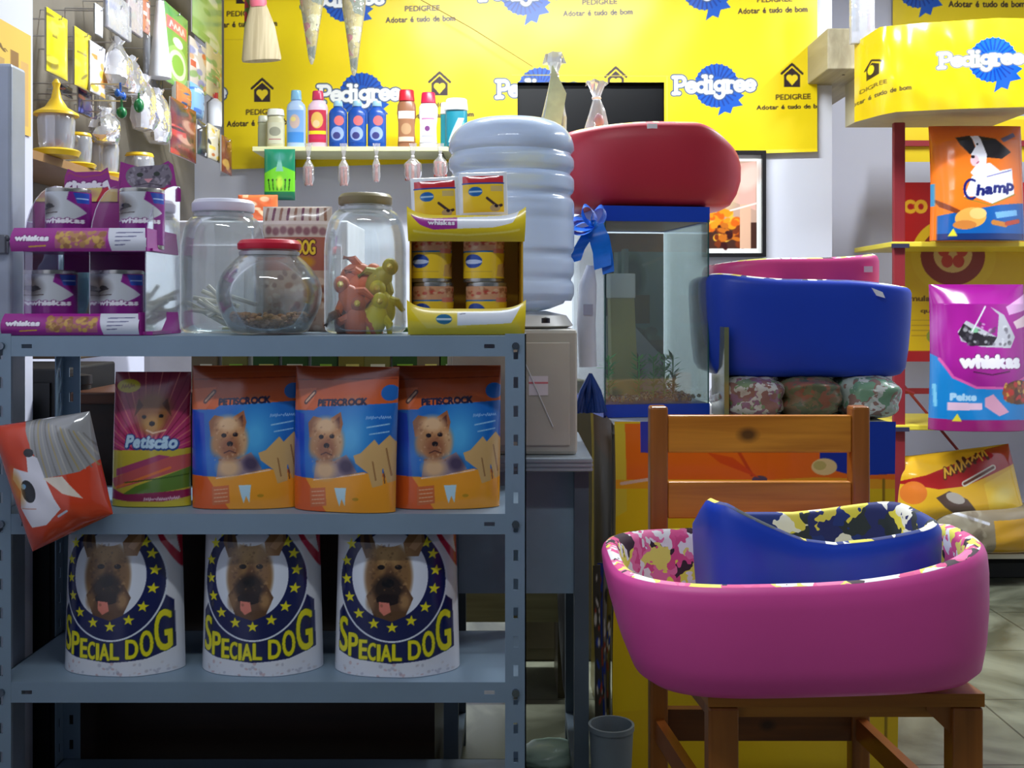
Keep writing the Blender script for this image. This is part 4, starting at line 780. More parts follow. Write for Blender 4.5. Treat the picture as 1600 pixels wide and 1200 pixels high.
# ================================================================ foam pet beds
PAT_P = voro([(236, 90, 150), (240, 232, 90), (240, 236, 236), (226, 80, 140), (60, 36, 50), (240, 120, 170), (236, 226, 110), (244, 240, 240)], 40)
PAT_B = voro([(30, 40, 110), (236, 222, 80), (240, 238, 230), (40, 50, 60), (26, 50, 130), (230, 214, 90)], 30)
PAT_R = voro([(240, 190, 70), (200, 60, 60), (244, 226, 160), (236, 180, 60)], 24)
def pet_bed(label, loc, w, d, rim, col, pat, rz=0, th=.032, nexp=3.4, zin=.84, bulge=.02, floor_z=.035, sticker=None, rx=0, ry=0, belly=0, rimd=.6, shx=0):
    t = thing('pet_bed', label, 'pet bed', loc, rz, None, rx, ry); n = 128
    def pt(th_, sc, z, inset=0):
        c, s_ = math.cos(th_), math.sin(th_); a, b_ = w/2*sc-inset, d/2*sc-inset
        return (a*math.copysign(abs(c)**(2/nexp), c)+shx*max(0, 1-z/.19), b_*math.copysign(abs(s_)**(2/nexp), s_), z)
    ang = [2*PI*i/n for i in range(n)]
    rings = []
    for sc, fz in ((.3, 0), (zin*.80, 0), (zin*.92, .006), (zin*.98, .03), (zin+(1-zin)*.3, .10), (zin+(1-zin)*.62, .3), (zin+(1-zin)*.85, .55), (1.0, .8), (1.0, .93)):
        rings.append([pt(q, sc+belly*math.sin(fz*PI), fz*rim(q)) for q in ang])
    rings.append([pt(q, 1.0, rim(q)-.006, .003) for q in ang]); rings.append([pt(q, 1.0, rim(q)-.001, th*.28) for q in ang])
    vs = [p for r in rings for p in r]; fs = [tuple(range(n))[::-1]]
    for j in range(len(rings)-1):
        for i in range(n): fs.append((j*n+i, j*n+(i+1) % n, (j+1)*n+(i+1) % n, (j+1)*n+i))
    meshobj('foam_shell', vs, fs, mat(col, .42, 0, .04, 5, .12, 9), t, None, True)
    rings = [[pt(q, 1.0, rim(q)-.0012, th*.27) for q in ang], [pt(q, 1.0, rim(q)+.002, th*.5) for q in ang], [pt(q, 1.0, rim(q)-.002, th*.85) for q in ang], [pt(q, 1.0, rim(q)-.014, th) for q in ang],
             [pt(q, .995, rim(q)*.5+.01, th) for q in ang], [pt(q, zin, floor_z, th*.8) for q in ang]]
    vs = [p for r in rings for p in r]; fs = []
    for j in range(len(rings)-1):
        for i in range(n): fs.append((j*n+i, j*n+(i+1) % n, (j+1)*n+(i+1) % n, (j+1)*n+i))
    meshobj('lining', vs, fs, pat, t, None, True)
    rings = [[pt(q, zin-.02, floor_z-.012, th*.8) for q in ang], [pt(q, zin, floor_z+.004, th*.8) for q in ang], [pt(q, zin*.9, floor_z+.02, th) for q in ang], [pt(q, zin*.5, floor_z+.026, th) for q in ang]]
    vs = [p for r in rings for p in r]; fs = [tuple(range(n))[::-1], tuple(range(3*n, 4*n))]
    for j in range(3):
        for i in range(n): fs.append((j*n+i, j*n+(i+1) % n, (j+1)*n+(i+1) % n, (j+1)*n+i))
    meshobj('cushion', vs, fs, pat, t, None, True)
    return t
def g(q, c, wd): # periodic bump
    x = (q-c+PI) % (2*PI)-PI; return math.exp(-(x/wd)**2)
# ---- cartons under a printed plastic cover (the display table)
TX0, TX1, TY0, TY1, TZ = X(957, 2.45), X(1392, 2.45), 2.42, 3.02, .8
t = thing('display_table', 'table under a yellow and orange printed plastic cover behind the wooden chair', 'table', ((TX0+TX1)/2, (TY0+TY1)/2, 0)); hw, hd = (TX1-TX0)/2, (TY1-TY0)/2
MB().box(-hw, hw, -hd+.02, hd, TZ-.025, TZ-.002).build('tabletop', mat((206, 210, 214), .4), t)
for sx in (-1, 1):
    for sy in (-1, 1): MB().box(sx*hw*.93-.02, sx*hw*.93+.02, sy*hd*.85-.02, sy*hd*.85+.02, 0, TZ-.025).build('leg', mat((150, 140, 120), .5), t)
a = Art(955, 652, 1395, 1205, .8, (232, 200, 22)); a.rect(955, 656, 1395, 742, (242, 116, 18)); a.poly([(955, 656), (972, 656), (974, 790), (955, 800)], (225, 206, 60)); a.poly([(996, 652), (1030, 652), (1030, 702), (996, 700)], (22, 56, 190)); a.poly([(1275, 690), (1345, 640), (1395, 640), (1395, 733), (1330, 736), (1275, 722)], (20, 50, 170)); a.poly([(1345, 650), (1395, 650), (1395, 728), (1345, 735)], (18, 60, 180))
a.poly([(955, 742), (1100, 748), (1270, 738), (1395, 742), (1395, 756), (955, 756)], (238, 170, 30)); a.ell(1282, 722, 20, 13, (236, 214, 150)); a.ell(1275, 720, 10, 7, (200, 190, 110)); a.ell(1182, 742, 12, 6, (80, 80, 110)); a.line([(1150, 700), (1170, 735)], 5, (210, 70, 20)); a.poly([(1100, 700), (1140, 708), (1182, 740), (1120, 716)], (226, 80, 16)); a.line([(965, 748), (1020, 740)], 5, (230, 200, 180)); a.poly([(955, 1100), (1395, 1060), (1395, 1205), (955, 1205)], (226, 190, 24)); a.line([(1345, 742), (1343, 1205)], 3, (200, 170, 20)); a.line([(1376, 742), (1376, 1205)], 4, (150, 120, 20))
def drape(U, V):
    return (-hw+.0+U*2*hw)*(1+.012*np.sin(V*6)*np.abs(2*U-1)**3), -hd-.004-.012*np.abs(waves(U*1.5, V*.6, 88, 8, 1, 5))-.004*(1-V), .012+V*(TZ-.006)
sheet('cover_front', a, drape, print_mat(.3, .5, 7, .35), t)
MB().box(-hw-.001, hw+.001, -hd-.003, hd, TZ-.002, TZ).build('cover_top', mat((205, 208, 200), .3, bump=.2, bscale=8), t)
a = Art(0, 0, 60, 80, 1, (64, 54, 40)); a.rect(0, 0, 60, 10, (96, 60, 30)); a.rect(50, 0, 60, 80, (150, 130, 30))  # darkness of the gap beside the desk put into the side's colour
sheet('cover_side', a, lambda U, V: (-hw-.006-.008*waves(U, V, 12), -hd+U*2*hd, .012+V*(TZ-.006)), print_mat(.3, .5, 7, .3), t)
# ---- aquarium
AX0, AX1, AY = X(943, 2.55), X(1116, 2.55), 2.55; aw = AX1-AX0; ah = Z(321, 2.55)-TZ-.001; ad = .36; RZ = math.radians(9)
t = thing('aquarium', 'tall blue framed glass aquarium with dark background beside the water jug', 'aquarium', (AX0, AY, TZ+.001), RZ)
BLF = mat((20, 70, 196), .35, var=.03); AG = film((240, 247, 245), .92, .04, 0, 10, .15)
MB().box(0, aw, 0, ad, 0, .03).build('bottom_frame', BLF, t)
MB().box(0, aw, 0, .008, ah-.036, ah).box(0, aw, ad-.008, ad, ah-.036, ah).box(0, .008, .008, ad-.008, ah-.036, ah).box(aw-.008, aw, .008, ad-.008, ah-.036, ah).build('top_frame', BLF, t)
for nm, bx in (('front_glass', (.002, aw-.002, .001, .005)), ('side_glass', (.001, .005, .006, ad-.006)), ('side_glass', (aw-.005, aw-.001, .006, ad-.006))): MB().box(bx[0], bx[1], bx[2], bx[3], .03, ah-.036).build(nm, AG, t)
for x_ in (.002, aw-.005): MB().box(x_, x_+.003, -.0012, .0008, .03, ah-.03).build('silicone_seam', mat((40, 90, 90), .4), t)
a = Art(0, 0, 150, 300, .8, (84, 84, 72)); a.rect(0, 0, 150, 36, (150, 110, 50)); a.rect(66, 36, 74, 160, (190, 210, 200)); a.vgrad(74, 36, 150, 200, (140, 176, 164), (96, 128, 112)); a.ell(96, 86, 20, 44, (46, 82, 60), 0, .9, .3); a.rect(88, 116, 126, 170, (104, 96, 48)); a.line([(116, 60), (146, 46)], 6, (150, 176, 160)); a.speck(0, 180, 150, 296, [(40, 60, 40), (70, 84, 60), (30, 40, 36), (90, 96, 70)], 90, 12, .6); a.line([(30, 90), (40, 64)], 2, (150, 120, 60))
sheet('background_print', a, lambda U, V: (.006+U*(aw-.012), ad-.006+U*0, .03+V*(ah-.07)), print_mat(.35), t)
MB().box(.006, aw-.006, .006, ad-.008, ah-.034, ah-.03).build('cover_board', mat((150, 112, 56), .5), t)
def tk(px, py, dy): # local coords from a view position at depth AY+dy
    D = AY+dy; v = Vector((X(px, D)-AX0, dy, Z(py, D)-TZ-.001)); return Matrix.Rotation(-RZ, 3, 'Z') @ v
MB().box(aw*.40, aw*.44, .20, .23, .04, ah-.09).build('divider_strip', film((190, 214, 206), .5, .1, 0, 10, .3), t)
def inw(p): return (AX0+p.x*math.cos(RZ)-p.y*math.sin(RZ), AY+p.x*math.sin(RZ)+p.y*math.cos(RZ), TZ+.001+p.z)
random.seed(21); b = MB()
for k in range(420): b.ell((random.uniform(.012, aw-.012), random.uniform(.012, ad-.014), .036+random.uniform(0, .01)), (.006, .006, .0045), 6, 4)
o = b.build('gravel', voro([(200, 190, 200), (150, 60, 60), (60, 60, 70), (190, 170, 120), (60, 90, 150), (220, 216, 210), (90, 100, 80)], 90), None, True); o.location = inw(Vector((0, 0, 0))); o.rotation_euler = (0, 0, RZ); tag(o, 'coloured gravel covering the bottom of the aquarium', 'gravel', None, 'stuff')
GB = .046
t = thing('aquarium_filter', 'white box filter standing at the left inside the aquarium', 'filter', inw(Vector((.068, .10, GB))), RZ)
MB().box(-.032, .032, -.02, .02, .235, .295, .003).build('filter_head', mat((246, 247, 252), .4), t); MB().add([(-.026, -.018, 0), (.04, -.018, 0), (.04, .018, 0), (-.026, .018, 0), (-.03, -.014, .235), (.03, -.014, .235), (.03, .014, .235), (-.03, .014, .235)], [(3, 2, 1, 0), (4, 5, 6, 7), (0, 1, 5, 4), (1, 2, 6, 5), (2, 3, 7, 6), (3, 0, 4, 7)]).build('filter_body', mat((186, 176, 110), .4), t)
t = thing('plastic_sleeve', 'grey translucent plastic sleeve leaning in the middle of the aquarium', 'sleeve', inw(Vector((.12, .2, GB))), RZ)
MB().add([(-.06, .02, .19), (-.02, .02, .2), (.085, -.02, .0), (-.06, -.02, .0), (-.055, .03, .19), (-.015, .03, .2), (.085, .02, .09), (-.06, .03, .0)], [(0, 1, 2, 3), (7, 6, 5, 4), (0, 4, 5, 1), (1, 5, 6, 2), (3, 2, 6, 7), (0, 3, 7, 4)]).build('sleeve_body', film((206, 214, 218), .45, .15, .6, 20, .3), t, True)
crumple('black_sponge', 'black sponge block in the aquarium before the sleeve', 'sponge', inw(Vector((.085, .14, GB))), (.045, .02, .055), None, mat((30, 34, 38), .7, bump=.5), 31)
random.seed(8)
for i, (px_, yy) in enumerate(((.025, .05), (.1, .05), (.16, .04), (.2, .1), (.13, .03))):
    t = thing('plastic_plant', 'green plastic plant in the aquarium, '+['leftmost near the glass', 'in front of the black sponge', 'right of the middle', 'rightmost at the back', 'lowest in the middle'][i], 'plant', inw(Vector((px_, yy, GB))), RZ, 'plants in the aquarium')
    gm = mat([(60, 170, 70), (80, 190, 80), (70, 170, 90), (50, 130, 80), (60, 160, 70)][i], .5)
    b = MB()
    for k in range(44):
        q = random.uniform(0, 6.28); z0 = random.uniform(.0, .09); L = random.uniform(.018, .036); d0 = Vector((math.cos(q), math.sin(q), random.uniform(.1, 1))).normalized()
        p0_ = Vector((0, 0, z0)); p1_ = p0_+d0*L; s_ = Vector((-math.sin(q), math.cos(q), 0))*.004; pm = (p0_+p1_)/2
        b.add([p0_, pm+s_, p1_, pm-s_, pm+Vector((0, 0, .0015))], [(0, 1, 4), (1, 2, 4), (2, 3, 4), (3, 0, 4), (3, 2, 1, 0)])
    b.build('leaves', gm, t); MB().tube([(0, 0, 0), (0, 0, .095)], .0018, 5).build('stem', gm, t)
# glass pane leaning beside the tank
o = MB().box(X(1119, 2.6), X(1126, 2.6), 2.50, 2.66, TZ+.001, Z(510, 2.6)).build('glass_sheet', film((150, 160, 110), .45, .1, 0, 10, .3)); tag(o, 'narrow greenish glass pane standing between aquarium and blue bed', 'glass pane')
# ---- bow and paper tag on the tank
RB = mat((20, 120, 240), .3, var=.12, scale=30)
def ribbon(pts, wd, dirv):
    b = MB(); P = [Vector(p) for p in pts]; d = [Vector(q) for q in dirv] if isinstance(dirv[0], (tuple, list)) else [Vector(dirv)]*len(P)
    vs = []; n = len(P)
    for i, p in enumerate(P): vs += [p-d[i]*wd/2, p+d[i]*wd/2]
    off = Vector((0, -.0018, 0)); vs += [v+off for v in vs[:2*n]]
    fs = []
    for i in range(n-1): a_ = 2*i; fs += [(a_, a_+1, a_+3, a_+2), (a_+2*n+2, a_+2*n+3, a_+2*n+1, a_+2*n), (a_, a_+2, a_+2+2*n, a_+2*n), (a_+1, a_+1+2*n, a_+3+2*n, a_+3)]
    return b.add(vs, fs)
bx, by, bz = X(927, 2.5), 2.51, Z(352, 2.5)
t = thing('ribbon_bow', 'bright blue satin ribbon bow on the top left corner of the aquarium', 'ribbon', (bx, by, bz)); s3 = 2.5/F
def loop(tx, tz, h, wd, yy, nm='loop'):
    pts = []; dv = []
    for i in range(17):
        q = 2*PI*i/16; r = (1-math.cos(q))/2; side = math.sin(q)
        pts.append((tx*r-tz/abs(math.hypot(tx, tz))*side*h*.5, yy-.02*side, tz*r+tx/abs(math.hypot(tx, tz))*side*h*.5)); dv.append((.25*side, .9, .35))
    ribbon(pts, wd, dv).build(nm, RB, t, True)
loop(-.058, .006, .028, .03, -.01); loop(-.02, .045, .03, .028, -.015); loop(.022, .042, .028, .03, -.012); loop(-.05, -.012, .03, .026, -.022)
MB().ell((0, -.018, 0), (.011, .009, .012), 12, 8).build('knot', RB, t, True)
for pts, wd in (([(0, -.012, 0), (-.018, -.02, -.03), (-.036, -.015, -.06), (-.044, -.02, -.085)], .034), ([(0, -.018, 0), (.012, -.026, -.03), (.018, -.022, -.06), (.02, -.028, -.098)], .044), ([(.004, -.015, 0), (.02, -.022, -.028), (.03, -.018, -.07), (.034, -.02, -.11)], .03)):
    P = []; 
    for i in range(len(pts)-1):
        for k in range(4): q = k/4; P.append(tuple(pts[i][j]*(1-q)+pts[i+1][j]*q for j in range(3)))
    P.append(pts[-1]); ribbon(P, wd, [(math.cos(.6*i/len(P)), .3*math.sin(i), .25) for i in range(len(P))]).build('tail', RB, t, True)
t = thing('paper_roll', 'white paper roll hanging under the blue bow on the aquarium', 'paper roll', (X(920, 2.5)-.0, 2.53, Z(574, 2.5)))
MB().tube([(.0, 0, 0), (-.004, 0, .10), (.0, 0, .19), (.006, 0, .235)], [.021, .022, .021, .009], 14).build('roll', mat((216, 220, 232), .6, bump=.2), t, True); MB().box(-.012, .01, -.0235, -.021, .12, .145).build('printed_patch', mat((176, 178, 200), .6), t)
t = thing('blue_rosette', 'dark blue gathered ribbon hanging below the paper roll', 'ribbon', (X(924, 2.5), 2.53, Z(650, 2.5)+.005)); 
b = MB()
for k in range(9): q = -1+k/4; b.tube([(.0, 0, .09), (q*.02, -.008*math.cos(k*2), .05), (q*.033, -.01*math.cos(k), 0)], [.004, .006, .0075], 7)
b.build('gathers', mat((16, 56, 130), .4, var=.2, scale=30), t, True)
# ---- clothes bags and the beds on the table
for i, (px, cw, cm) in enumerate(((1168, 36, [(196, 192, 180), (150, 110, 100), (130, 150, 110), (206, 206, 200), (150, 110, 130)]), (1255, 44, [(110, 112, 80), (146, 96, 74), (96, 104, 76), (130, 110, 84)]), (1345, 42, [(180, 194, 184), (120, 160, 130), (206, 212, 206), (150, 120, 110)]))):
    crumple('cloth_bundle', ['white and green patterned', 'olive and brown', 'pale green and white'][i]+' cloth bundle under the big blue bed, '+['beside the glass pane', 'middle of the three', 'rightmost of the three'][i], 'cloth bundle', (X(px, 2.6), 2.62, TZ+.001), (.074, .15, .046), None, voro(cm, 44, .25, .8), 41+i, 'cloth bundles on the table', .62)
BZ = .895
def rimB(q): return .228-.012*math.cos(q)*1.0+.006*math.sin(2*q)
tb = pet_bed('large royal blue foam pet bed on the table right of the aquarium', (X(1245, 2.7), 2.72, BZ), .50, .40, rimB, (22, 66, 196), PAT_B, 0, .032, 5.0, .93)
def rimP2(q): return .262+.012*math.cos(q)-.0*math.sin(q)
tp = pet_bed('magenta foam pet bed nested inside the big blue bed on the table', (X(1226, 2.75)+.0, 2.72, BZ+.066), .405, .285, lambda q: .215+.012*math.cos(q), (222, 66, 140), PAT_P, 0, .026, 5.0, .95)
MB().box(.145, .165, -.1435, -.1405, .182, .196).build('price_sticker', mat((226, 190, 210), .5), tp)
MB().add([(.125, -.2015, .21), (.15, -.2025, .2), (.155, -.2065, .186), (.135, -.2055, .192), (.125, -.2035, .21), (.15, -.2045, .2), (.155, -.2085, .186), (.135, -.2075, .192)], [(0, 1, 2, 3), (7, 6, 5, 4), (0, 4, 5, 1), (1, 5, 6, 2), (2, 6, 7, 3), (3, 7, 4, 0)]).build('paper_tag', mat((226, 228, 232), .5), tb)
# red bed on top of the aquarium
def rimR(q):
    c = math.cos(q); return .198-.075*max(0, (c-.35)/.65)**1.6-.02*max(0, -c)
t = pet_bed('dark red foam pet bed lying on top of the aquarium', (X(1006, 2.72), 2.73, TZ+.002+ah), .46, .34, rimR, (186, 40, 58), PAT_R, 0, .03, 2.9, .86, belly=.045)
MB().box(-.012, .012, -.172, -.17, .178, .192).build('price_sticker', mat((236, 232, 232), .5), t)
for i, (px, lab, c1_, c2_) in enumerate(((866, 'clear gift bag of green and red toys behind the water jug top', (120, 170, 130), (200, 60, 70)), (932, 'clear gift bag with a white twisted top standing in the red bed', (205, 180, 190), (180, 140, 150)))):
    D = 2.78; t = thing('gift_bag', lab, 'gift bag', (X(px, D), D, TZ+.002+ah+.062)); hh = Z([100, 132][i], D)-(TZ+.002+ah+.062); r = .034
    nk = [.92, .87][i]; mb_ = jitter(MB().lathe([(.0, 0), (r*.8, 0), (r*1.05, .02), (r, hh*nk*.35), (r*.95, hh*nk*.62), (r*.6, hh*nk*.85), (.009, hh*nk), (.013, hh*(nk+.05)), (.026, hh*(nk+.16)), (.030, hh)], n=14, sy=.8, close=False), .16, 5+i)
    mb_.build('clear_wrapper', film((238, 242, 246), .55, .1, .5, 20, .8), t)
    if i == 0: MB().add([(-.03, -.03, hh*.45), (.012, -.03, hh*.42), (.03, -.026, hh*.75), (-.006, -.026, hh*.98), (-.03, -.028, hh*.45), (.012, -.028, hh*.42), (.03, -.024, hh*.75), (-.006, -.024, hh*.98)], [(0, 1, 2, 3), (7, 6, 5, 4), (0, 4, 5, 1), (1, 5, 6, 2), (2, 6, 7, 3), (3, 7, 4, 0)]).build('header_flap', mat((200, 214, 170), .4, var=.15, scale=30), t)
    b = MB().ell((0, 0, hh*.36), (r*.85, r*.6, hh*.34), 14, 9).build('filling', mat(c1_, .5, var=.3, scale=40), t, True)
    MB().ell((.004, -.012, hh*.62), (r*.45, r*.35, hh*.1), 12, 8).build('toy', mat(c2_, .4), t, True); MB().lathe([(.0105, hh*nk-.004), (.0125, hh*nk), (.0105, hh*nk+.004)], n=16, close=False).build('tie', mat((245, 240, 248), .4), t, True)
# ================================================================ pine chair
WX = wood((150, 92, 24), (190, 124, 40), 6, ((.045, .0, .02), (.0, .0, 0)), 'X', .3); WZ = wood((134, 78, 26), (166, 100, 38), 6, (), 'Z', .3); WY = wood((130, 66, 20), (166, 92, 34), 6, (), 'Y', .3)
chx, chy = .485, 1.84
t = thing('wooden_chair', 'pine chair with two wide back rails carrying the pink pet bed', 'chair', (chx, chy, 0)); yb_ = 2.08-chy; yf_ = 1.67-chy; SZ = .474
xl, xr_ = X(1028, 2.08)-chx, X(1341, 2.08)-chx; zt_ = Z(634, 2.08)
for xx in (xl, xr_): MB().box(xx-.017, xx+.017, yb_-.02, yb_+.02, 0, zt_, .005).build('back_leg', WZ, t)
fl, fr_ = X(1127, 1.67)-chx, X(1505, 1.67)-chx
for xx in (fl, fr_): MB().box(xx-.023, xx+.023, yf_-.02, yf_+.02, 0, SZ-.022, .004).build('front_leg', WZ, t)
def rail(z0, z1, kn, nm='back_rail'):
    zc = (z0+z1)/2; m_ = wood((176, 106, 26), (216, 144, 44), 6, kn, 'X', .3)
    o = MB().box(xl+.017, xr_-.017, -.011, .009, z0-zc, z1-zc, .003).build(nm, m_, t); o.location = (0, yb_-.004, zc)
rail(Z(706, 2.08), Z(648, 2.08), ((X(1166, 2.08)-chx, -.001, .015),)); rail(Z(808, 2.08), Z(751, 2.08), ()); 
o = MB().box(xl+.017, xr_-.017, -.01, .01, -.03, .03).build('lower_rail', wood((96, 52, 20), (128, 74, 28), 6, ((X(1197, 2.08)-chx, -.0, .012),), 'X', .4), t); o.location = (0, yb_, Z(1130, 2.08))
b = MB(); b.add([(xl-.017, yb_+.0, SZ-.02), (xr_+.017, yb_+.0, SZ-.02), (fr_+.024, yf_-.021, SZ-.02), (fl-.024, yf_-.021, SZ-.02), (xl-.017, yb_+.0, SZ), (xr_+.017, yb_+.0, SZ), (fr_+.024, yf_-.021, SZ), (fl-.024, yf_-.021, SZ)], [(0, 1, 2, 3), (7, 6, 5, 4), (0, 4, 5, 1), (1, 5, 6, 2), (2, 6, 7, 3), (3, 7, 4, 0)])
b.build('seat', WX, t)
for xa, xb in ((xl, fl), (xr_, fr_)):
    MB().add([(xa-.009, yb_-.02, .24), (xa+.009, yb_-.02, .24), (xb+.009, yf_+.02, .24), (xb-.009, yf_+.02, .24), (xa-.009, yb_-.02, .28), (xa+.009, yb_-.02, .28), (xb+.009, yf_+.02, .28), (xb-.009, yf_+.02, .28)], [(0, 1, 2, 3), (7, 6, 5, 4), (0, 4, 5, 1), (1, 5, 6, 2), (2, 6, 7, 3), (3, 7, 4, 0)]).build('side_stretcher', WY, t)
    MB().add([(xa-.009, yb_-.02, SZ-.06), (xa+.009, yb_-.02, SZ-.06), (xb+.009, yf_+.02, SZ-.06), (xb-.009, yf_+.02, SZ-.06), (xa-.009, yb_-.02, SZ-.02), (xa+.009, yb_-.02, SZ-.02), (xb+.009, yf_+.02, SZ-.02), (xb-.009, yf_+.02, SZ-.02)], [(0, 1, 2, 3), (7, 6, 5, 4), (0, 4, 5, 1), (1, 5, 6, 2), (2, 6, 7, 3), (3, 7, 4, 0)]).build('side_apron', WY, t)
MB().prism([(fr_-.023, SZ-.022), (fr_-.06, SZ-.022), (fr_-.06, SZ-.03), (fr_-.023, SZ-.065)], yf_-.01, yf_+.01).build('corner_bracket', WZ, t)
MB().box(fl+.023, fr_-.023, yf_-.008, yf_+.008, SZ-.04, SZ-.021).build('front_apron', WX, t)
# ---- pink bed on the seat and blue bed in it
def uv(q, n_): c, s_ = math.cos(q), math.sin(q); return math.copysign(abs(c)**(2/n_), c), math.copysign(abs(s_)**(2/n_), s_)
def sst(x): x = min(max(x, 0), 1); return x*x*(3-2*x)
def rimPk(q):
    u, v = uv(q, 3.8)
    return .175+.040*max(0, u-.05)**1.6*sst(.9-v)+.008*sst(-u-.4)
pet_bed('big magenta pink foam pet bed with cartoon lining resting on the chair seat', (.447, 1.785, SZ+.009), .585, .44, rimPk, (236, 84, 168), PAT_P, .0, .03, 3.8, .885, .02, .035, shx=.016, ry=math.radians(-1.6))
def rimBl(q):
    u, v = uv(q, 4.5); return .158+.056*min(1, max(0, (-u-.15)/.75))**1.2*sst((.7-v)/1.2)+.026*max(0, u)**1.3
pet_bed('royal blue foam pet bed set inside the magenta bed on the chair', (X(1268, 1.8), 1.80, SZ+.064), .375, .27, rimBl, (20, 64, 190), PAT_B, .0, .022, 4.5, .93, .02, .03)
# ================================================================ board shelf on the back wall with bottles
D = 4.15; zsh = Z(230, D); t = thing('wall_shelf', 'pale board shelf on the back wall carrying shampoo bottles', 'shelf', ((X(395, D)+X(790, D))/2, 4.25, zsh)); hx = (X(790, D)-X(397, D))/2
MB().box(-hx, hx, -.12, .118, -.018, 0, .002).build('board', mat((222, 220, 168), .45, var=.03), t)
for sx in (-.55, .35): MB().box(sx*hx*1.4-.008, sx*hx*1.4+.008, -.08, .118, -.1, -.018).build('bracket', mat((90, 90, 70), .5), t)
def bottle(label, x0, x1, yt, body, cap, capf, art=None, shape='round', D=4.16, capw=.5, group=None, name='shampoo_bottle', cat='bottle'):
    w_ = (x1-x0)/F*D; h_ = (224-yt)/F*D+.014; t = thing(name, label, cat, (X((x0+x1)/2, D), D+.01, zsh+.0005), 0, group); hc = h_*(1-capf); r = w_/2; mb = mat(body, .3, var=.04)
    if shape == 'round': pr = [(0, 0), (r*.92, 0), (r, .006), (r, hc*.82), (r*.9, hc*.9), (r*capw, hc*.98), (r*capw*.9, hc)]
    elif shape == 'waist': pr = [(0, 0), (r*.85, 0), (r*.95, .006), (r*.86, hc*.3), (r*.84, hc*.45), (r, hc*.75), (r*.95, hc*.92), (r*capw, hc)]
    else: pr = [(0, 0), (r*.95, 0), (r, .006), (r, hc*.97), (r*.98, hc)]
    MB().lathe(pr, n=28, sy=.55).build('bottle_body', mb, t, True, 50)
    if capf > 0: rc = r*capw; MB().lathe([(rc*.95, hc), (rc*1.05, hc+.002), (rc*.95, h_-.004), (rc*.85, h_), (0, h_)], n=24, sy=.7).build('cap', mat(cap, .3), t, True, 40)
    if art is not None:
        Y_ = max(.3, 1)
        sheet('label', art, lambda U, V: (r*1.012*np.sin((U-.5)*2.0), -.55*r*1.03*np.cos((U-.5)*2.0), hc*(.1+.68*V)), print_mat(.3), t)
    return t
def lab_art(bg, marks):
    a = Art(0, 0, 30, 56, 1.2, bg)
    for k in marks:
        if k[0] == 'e': a.ell(*k[1:])
        elif k[0] == 'r': a.rect(*k[1:])
        else: a.line(*k[1:])
    return a
bottle('pale green lidded jar at the left end of the wall shelf, behind', 402, 420, 176, (196, 200, 170), (214, 216, 200), .2, None, 'round', 4.22, .95, None, 'cream_jar', 'jar')
bottle('pale cream tub nearest the left end of the wall shelf', 416, 444, 170, (200, 196, 160), (226, 226, 214), .18, lab_art((206, 204, 176), [('e', 15, 24, 10, 12, (150, 150, 130)), ('l', [(5, 44), (25, 44)], 2, (170, 80, 90))]), 'round', 4.15, .95, None, 'cream_jar', 'jar')
bottle('pale blue shampoo bottle with light blue cap on the wall shelf', 447, 477, 140, (176, 200, 234), (140, 196, 232), .17, lab_art((128, 170, 222), [('e', 14, 20, 8, 12, (206, 180, 170)), ('r', 0, 38, 30, 56, (70, 140, 214)), ('e', 12, 16, 4, 4, (230, 210, 130))]), 'round', 4.16, .55)
bottle('white and red shampoo bottle with red cap left of the three blue bottles', 480, 512, 141, (222, 190, 206), (196, 50, 90), .16, lab_art((196, 40, 70), [('e', 15, 18, 9, 14, (226, 180, 90)), ('r', 0, 36, 30, 42, (246, 220, 40)), ('r', 0, 44, 30, 50, (200, 40, 90)), ('e', 14, 24, 5, 6, (240, 200, 150))]), 'round', 4.16, .55)
p_ = None; blab = lab_art((30, 80, 160), [('e', 18, 12, 8, 10, (226, 110, 110)), ('e', 15, 38, 11, 14, (150, 170, 220)), ('e', 14, 42, 6, 7, (60, 60, 120))])
for i, x0 in enumerate((513, 543, 574)):
    lb = ['left', 'middle', 'right'][i]+' one of three identical dark blue bottles on the wall shelf'
    if p_ is None: p_ = bottle(lb, x0, x0+29, 158, (24, 74, 160), (150, 190, 214), .12, blab, 'round', 4.14, .5, 'dark blue bottles on the wall shelf')
    else: dup(p_, (X(x0+14.5, 4.14), 4.15, zsh+.0005), 0, lb)
bottle('brown waisted shampoo bottle with red cap on the wall shelf', 620, 650, 140, (150, 100, 70), (202, 30, 50), .2, lab_art((160, 110, 76), [('r', 0, 0, 30, 14, (234, 226, 220)), ('e', 15, 32, 8, 10, (190, 150, 110)), ('r', 2, 46, 28, 54, (226, 206, 180))]), 'waist', 4.15, .8)
bottle('white waisted shampoo bottle with red cap on the wall shelf', 654, 684, 144, (228, 226, 236), (214, 34, 76), .2, lab_art((230, 230, 238), [('l', [(6, 12), (24, 12)], 3, (190, 120, 160)), ('e', 14, 30, 4, 5, (120, 60, 120)), ('l', [(6, 44), (22, 44)], 2, (170, 170, 200))]), 'waist', 4.15, .75)
bottle('teal bottle with white cap, left of the two near the water jug', 688, 706, 158, (40, 150, 170), (236, 240, 244), .26, None, 'box', 4.18, 1.0)
bottle('wide teal and white bottle on the wall shelf nearest the water jug', 696, 730, 155, (24, 130, 150), (244, 246, 250), .25, lab_art((24, 130, 150), [('l', [(22, 2), (8, 54)], 9, (200, 230, 236)), ('l', [(26, 10), (16, 54)], 2, (120, 200, 210))]), 'box', 4.13, 1.02)
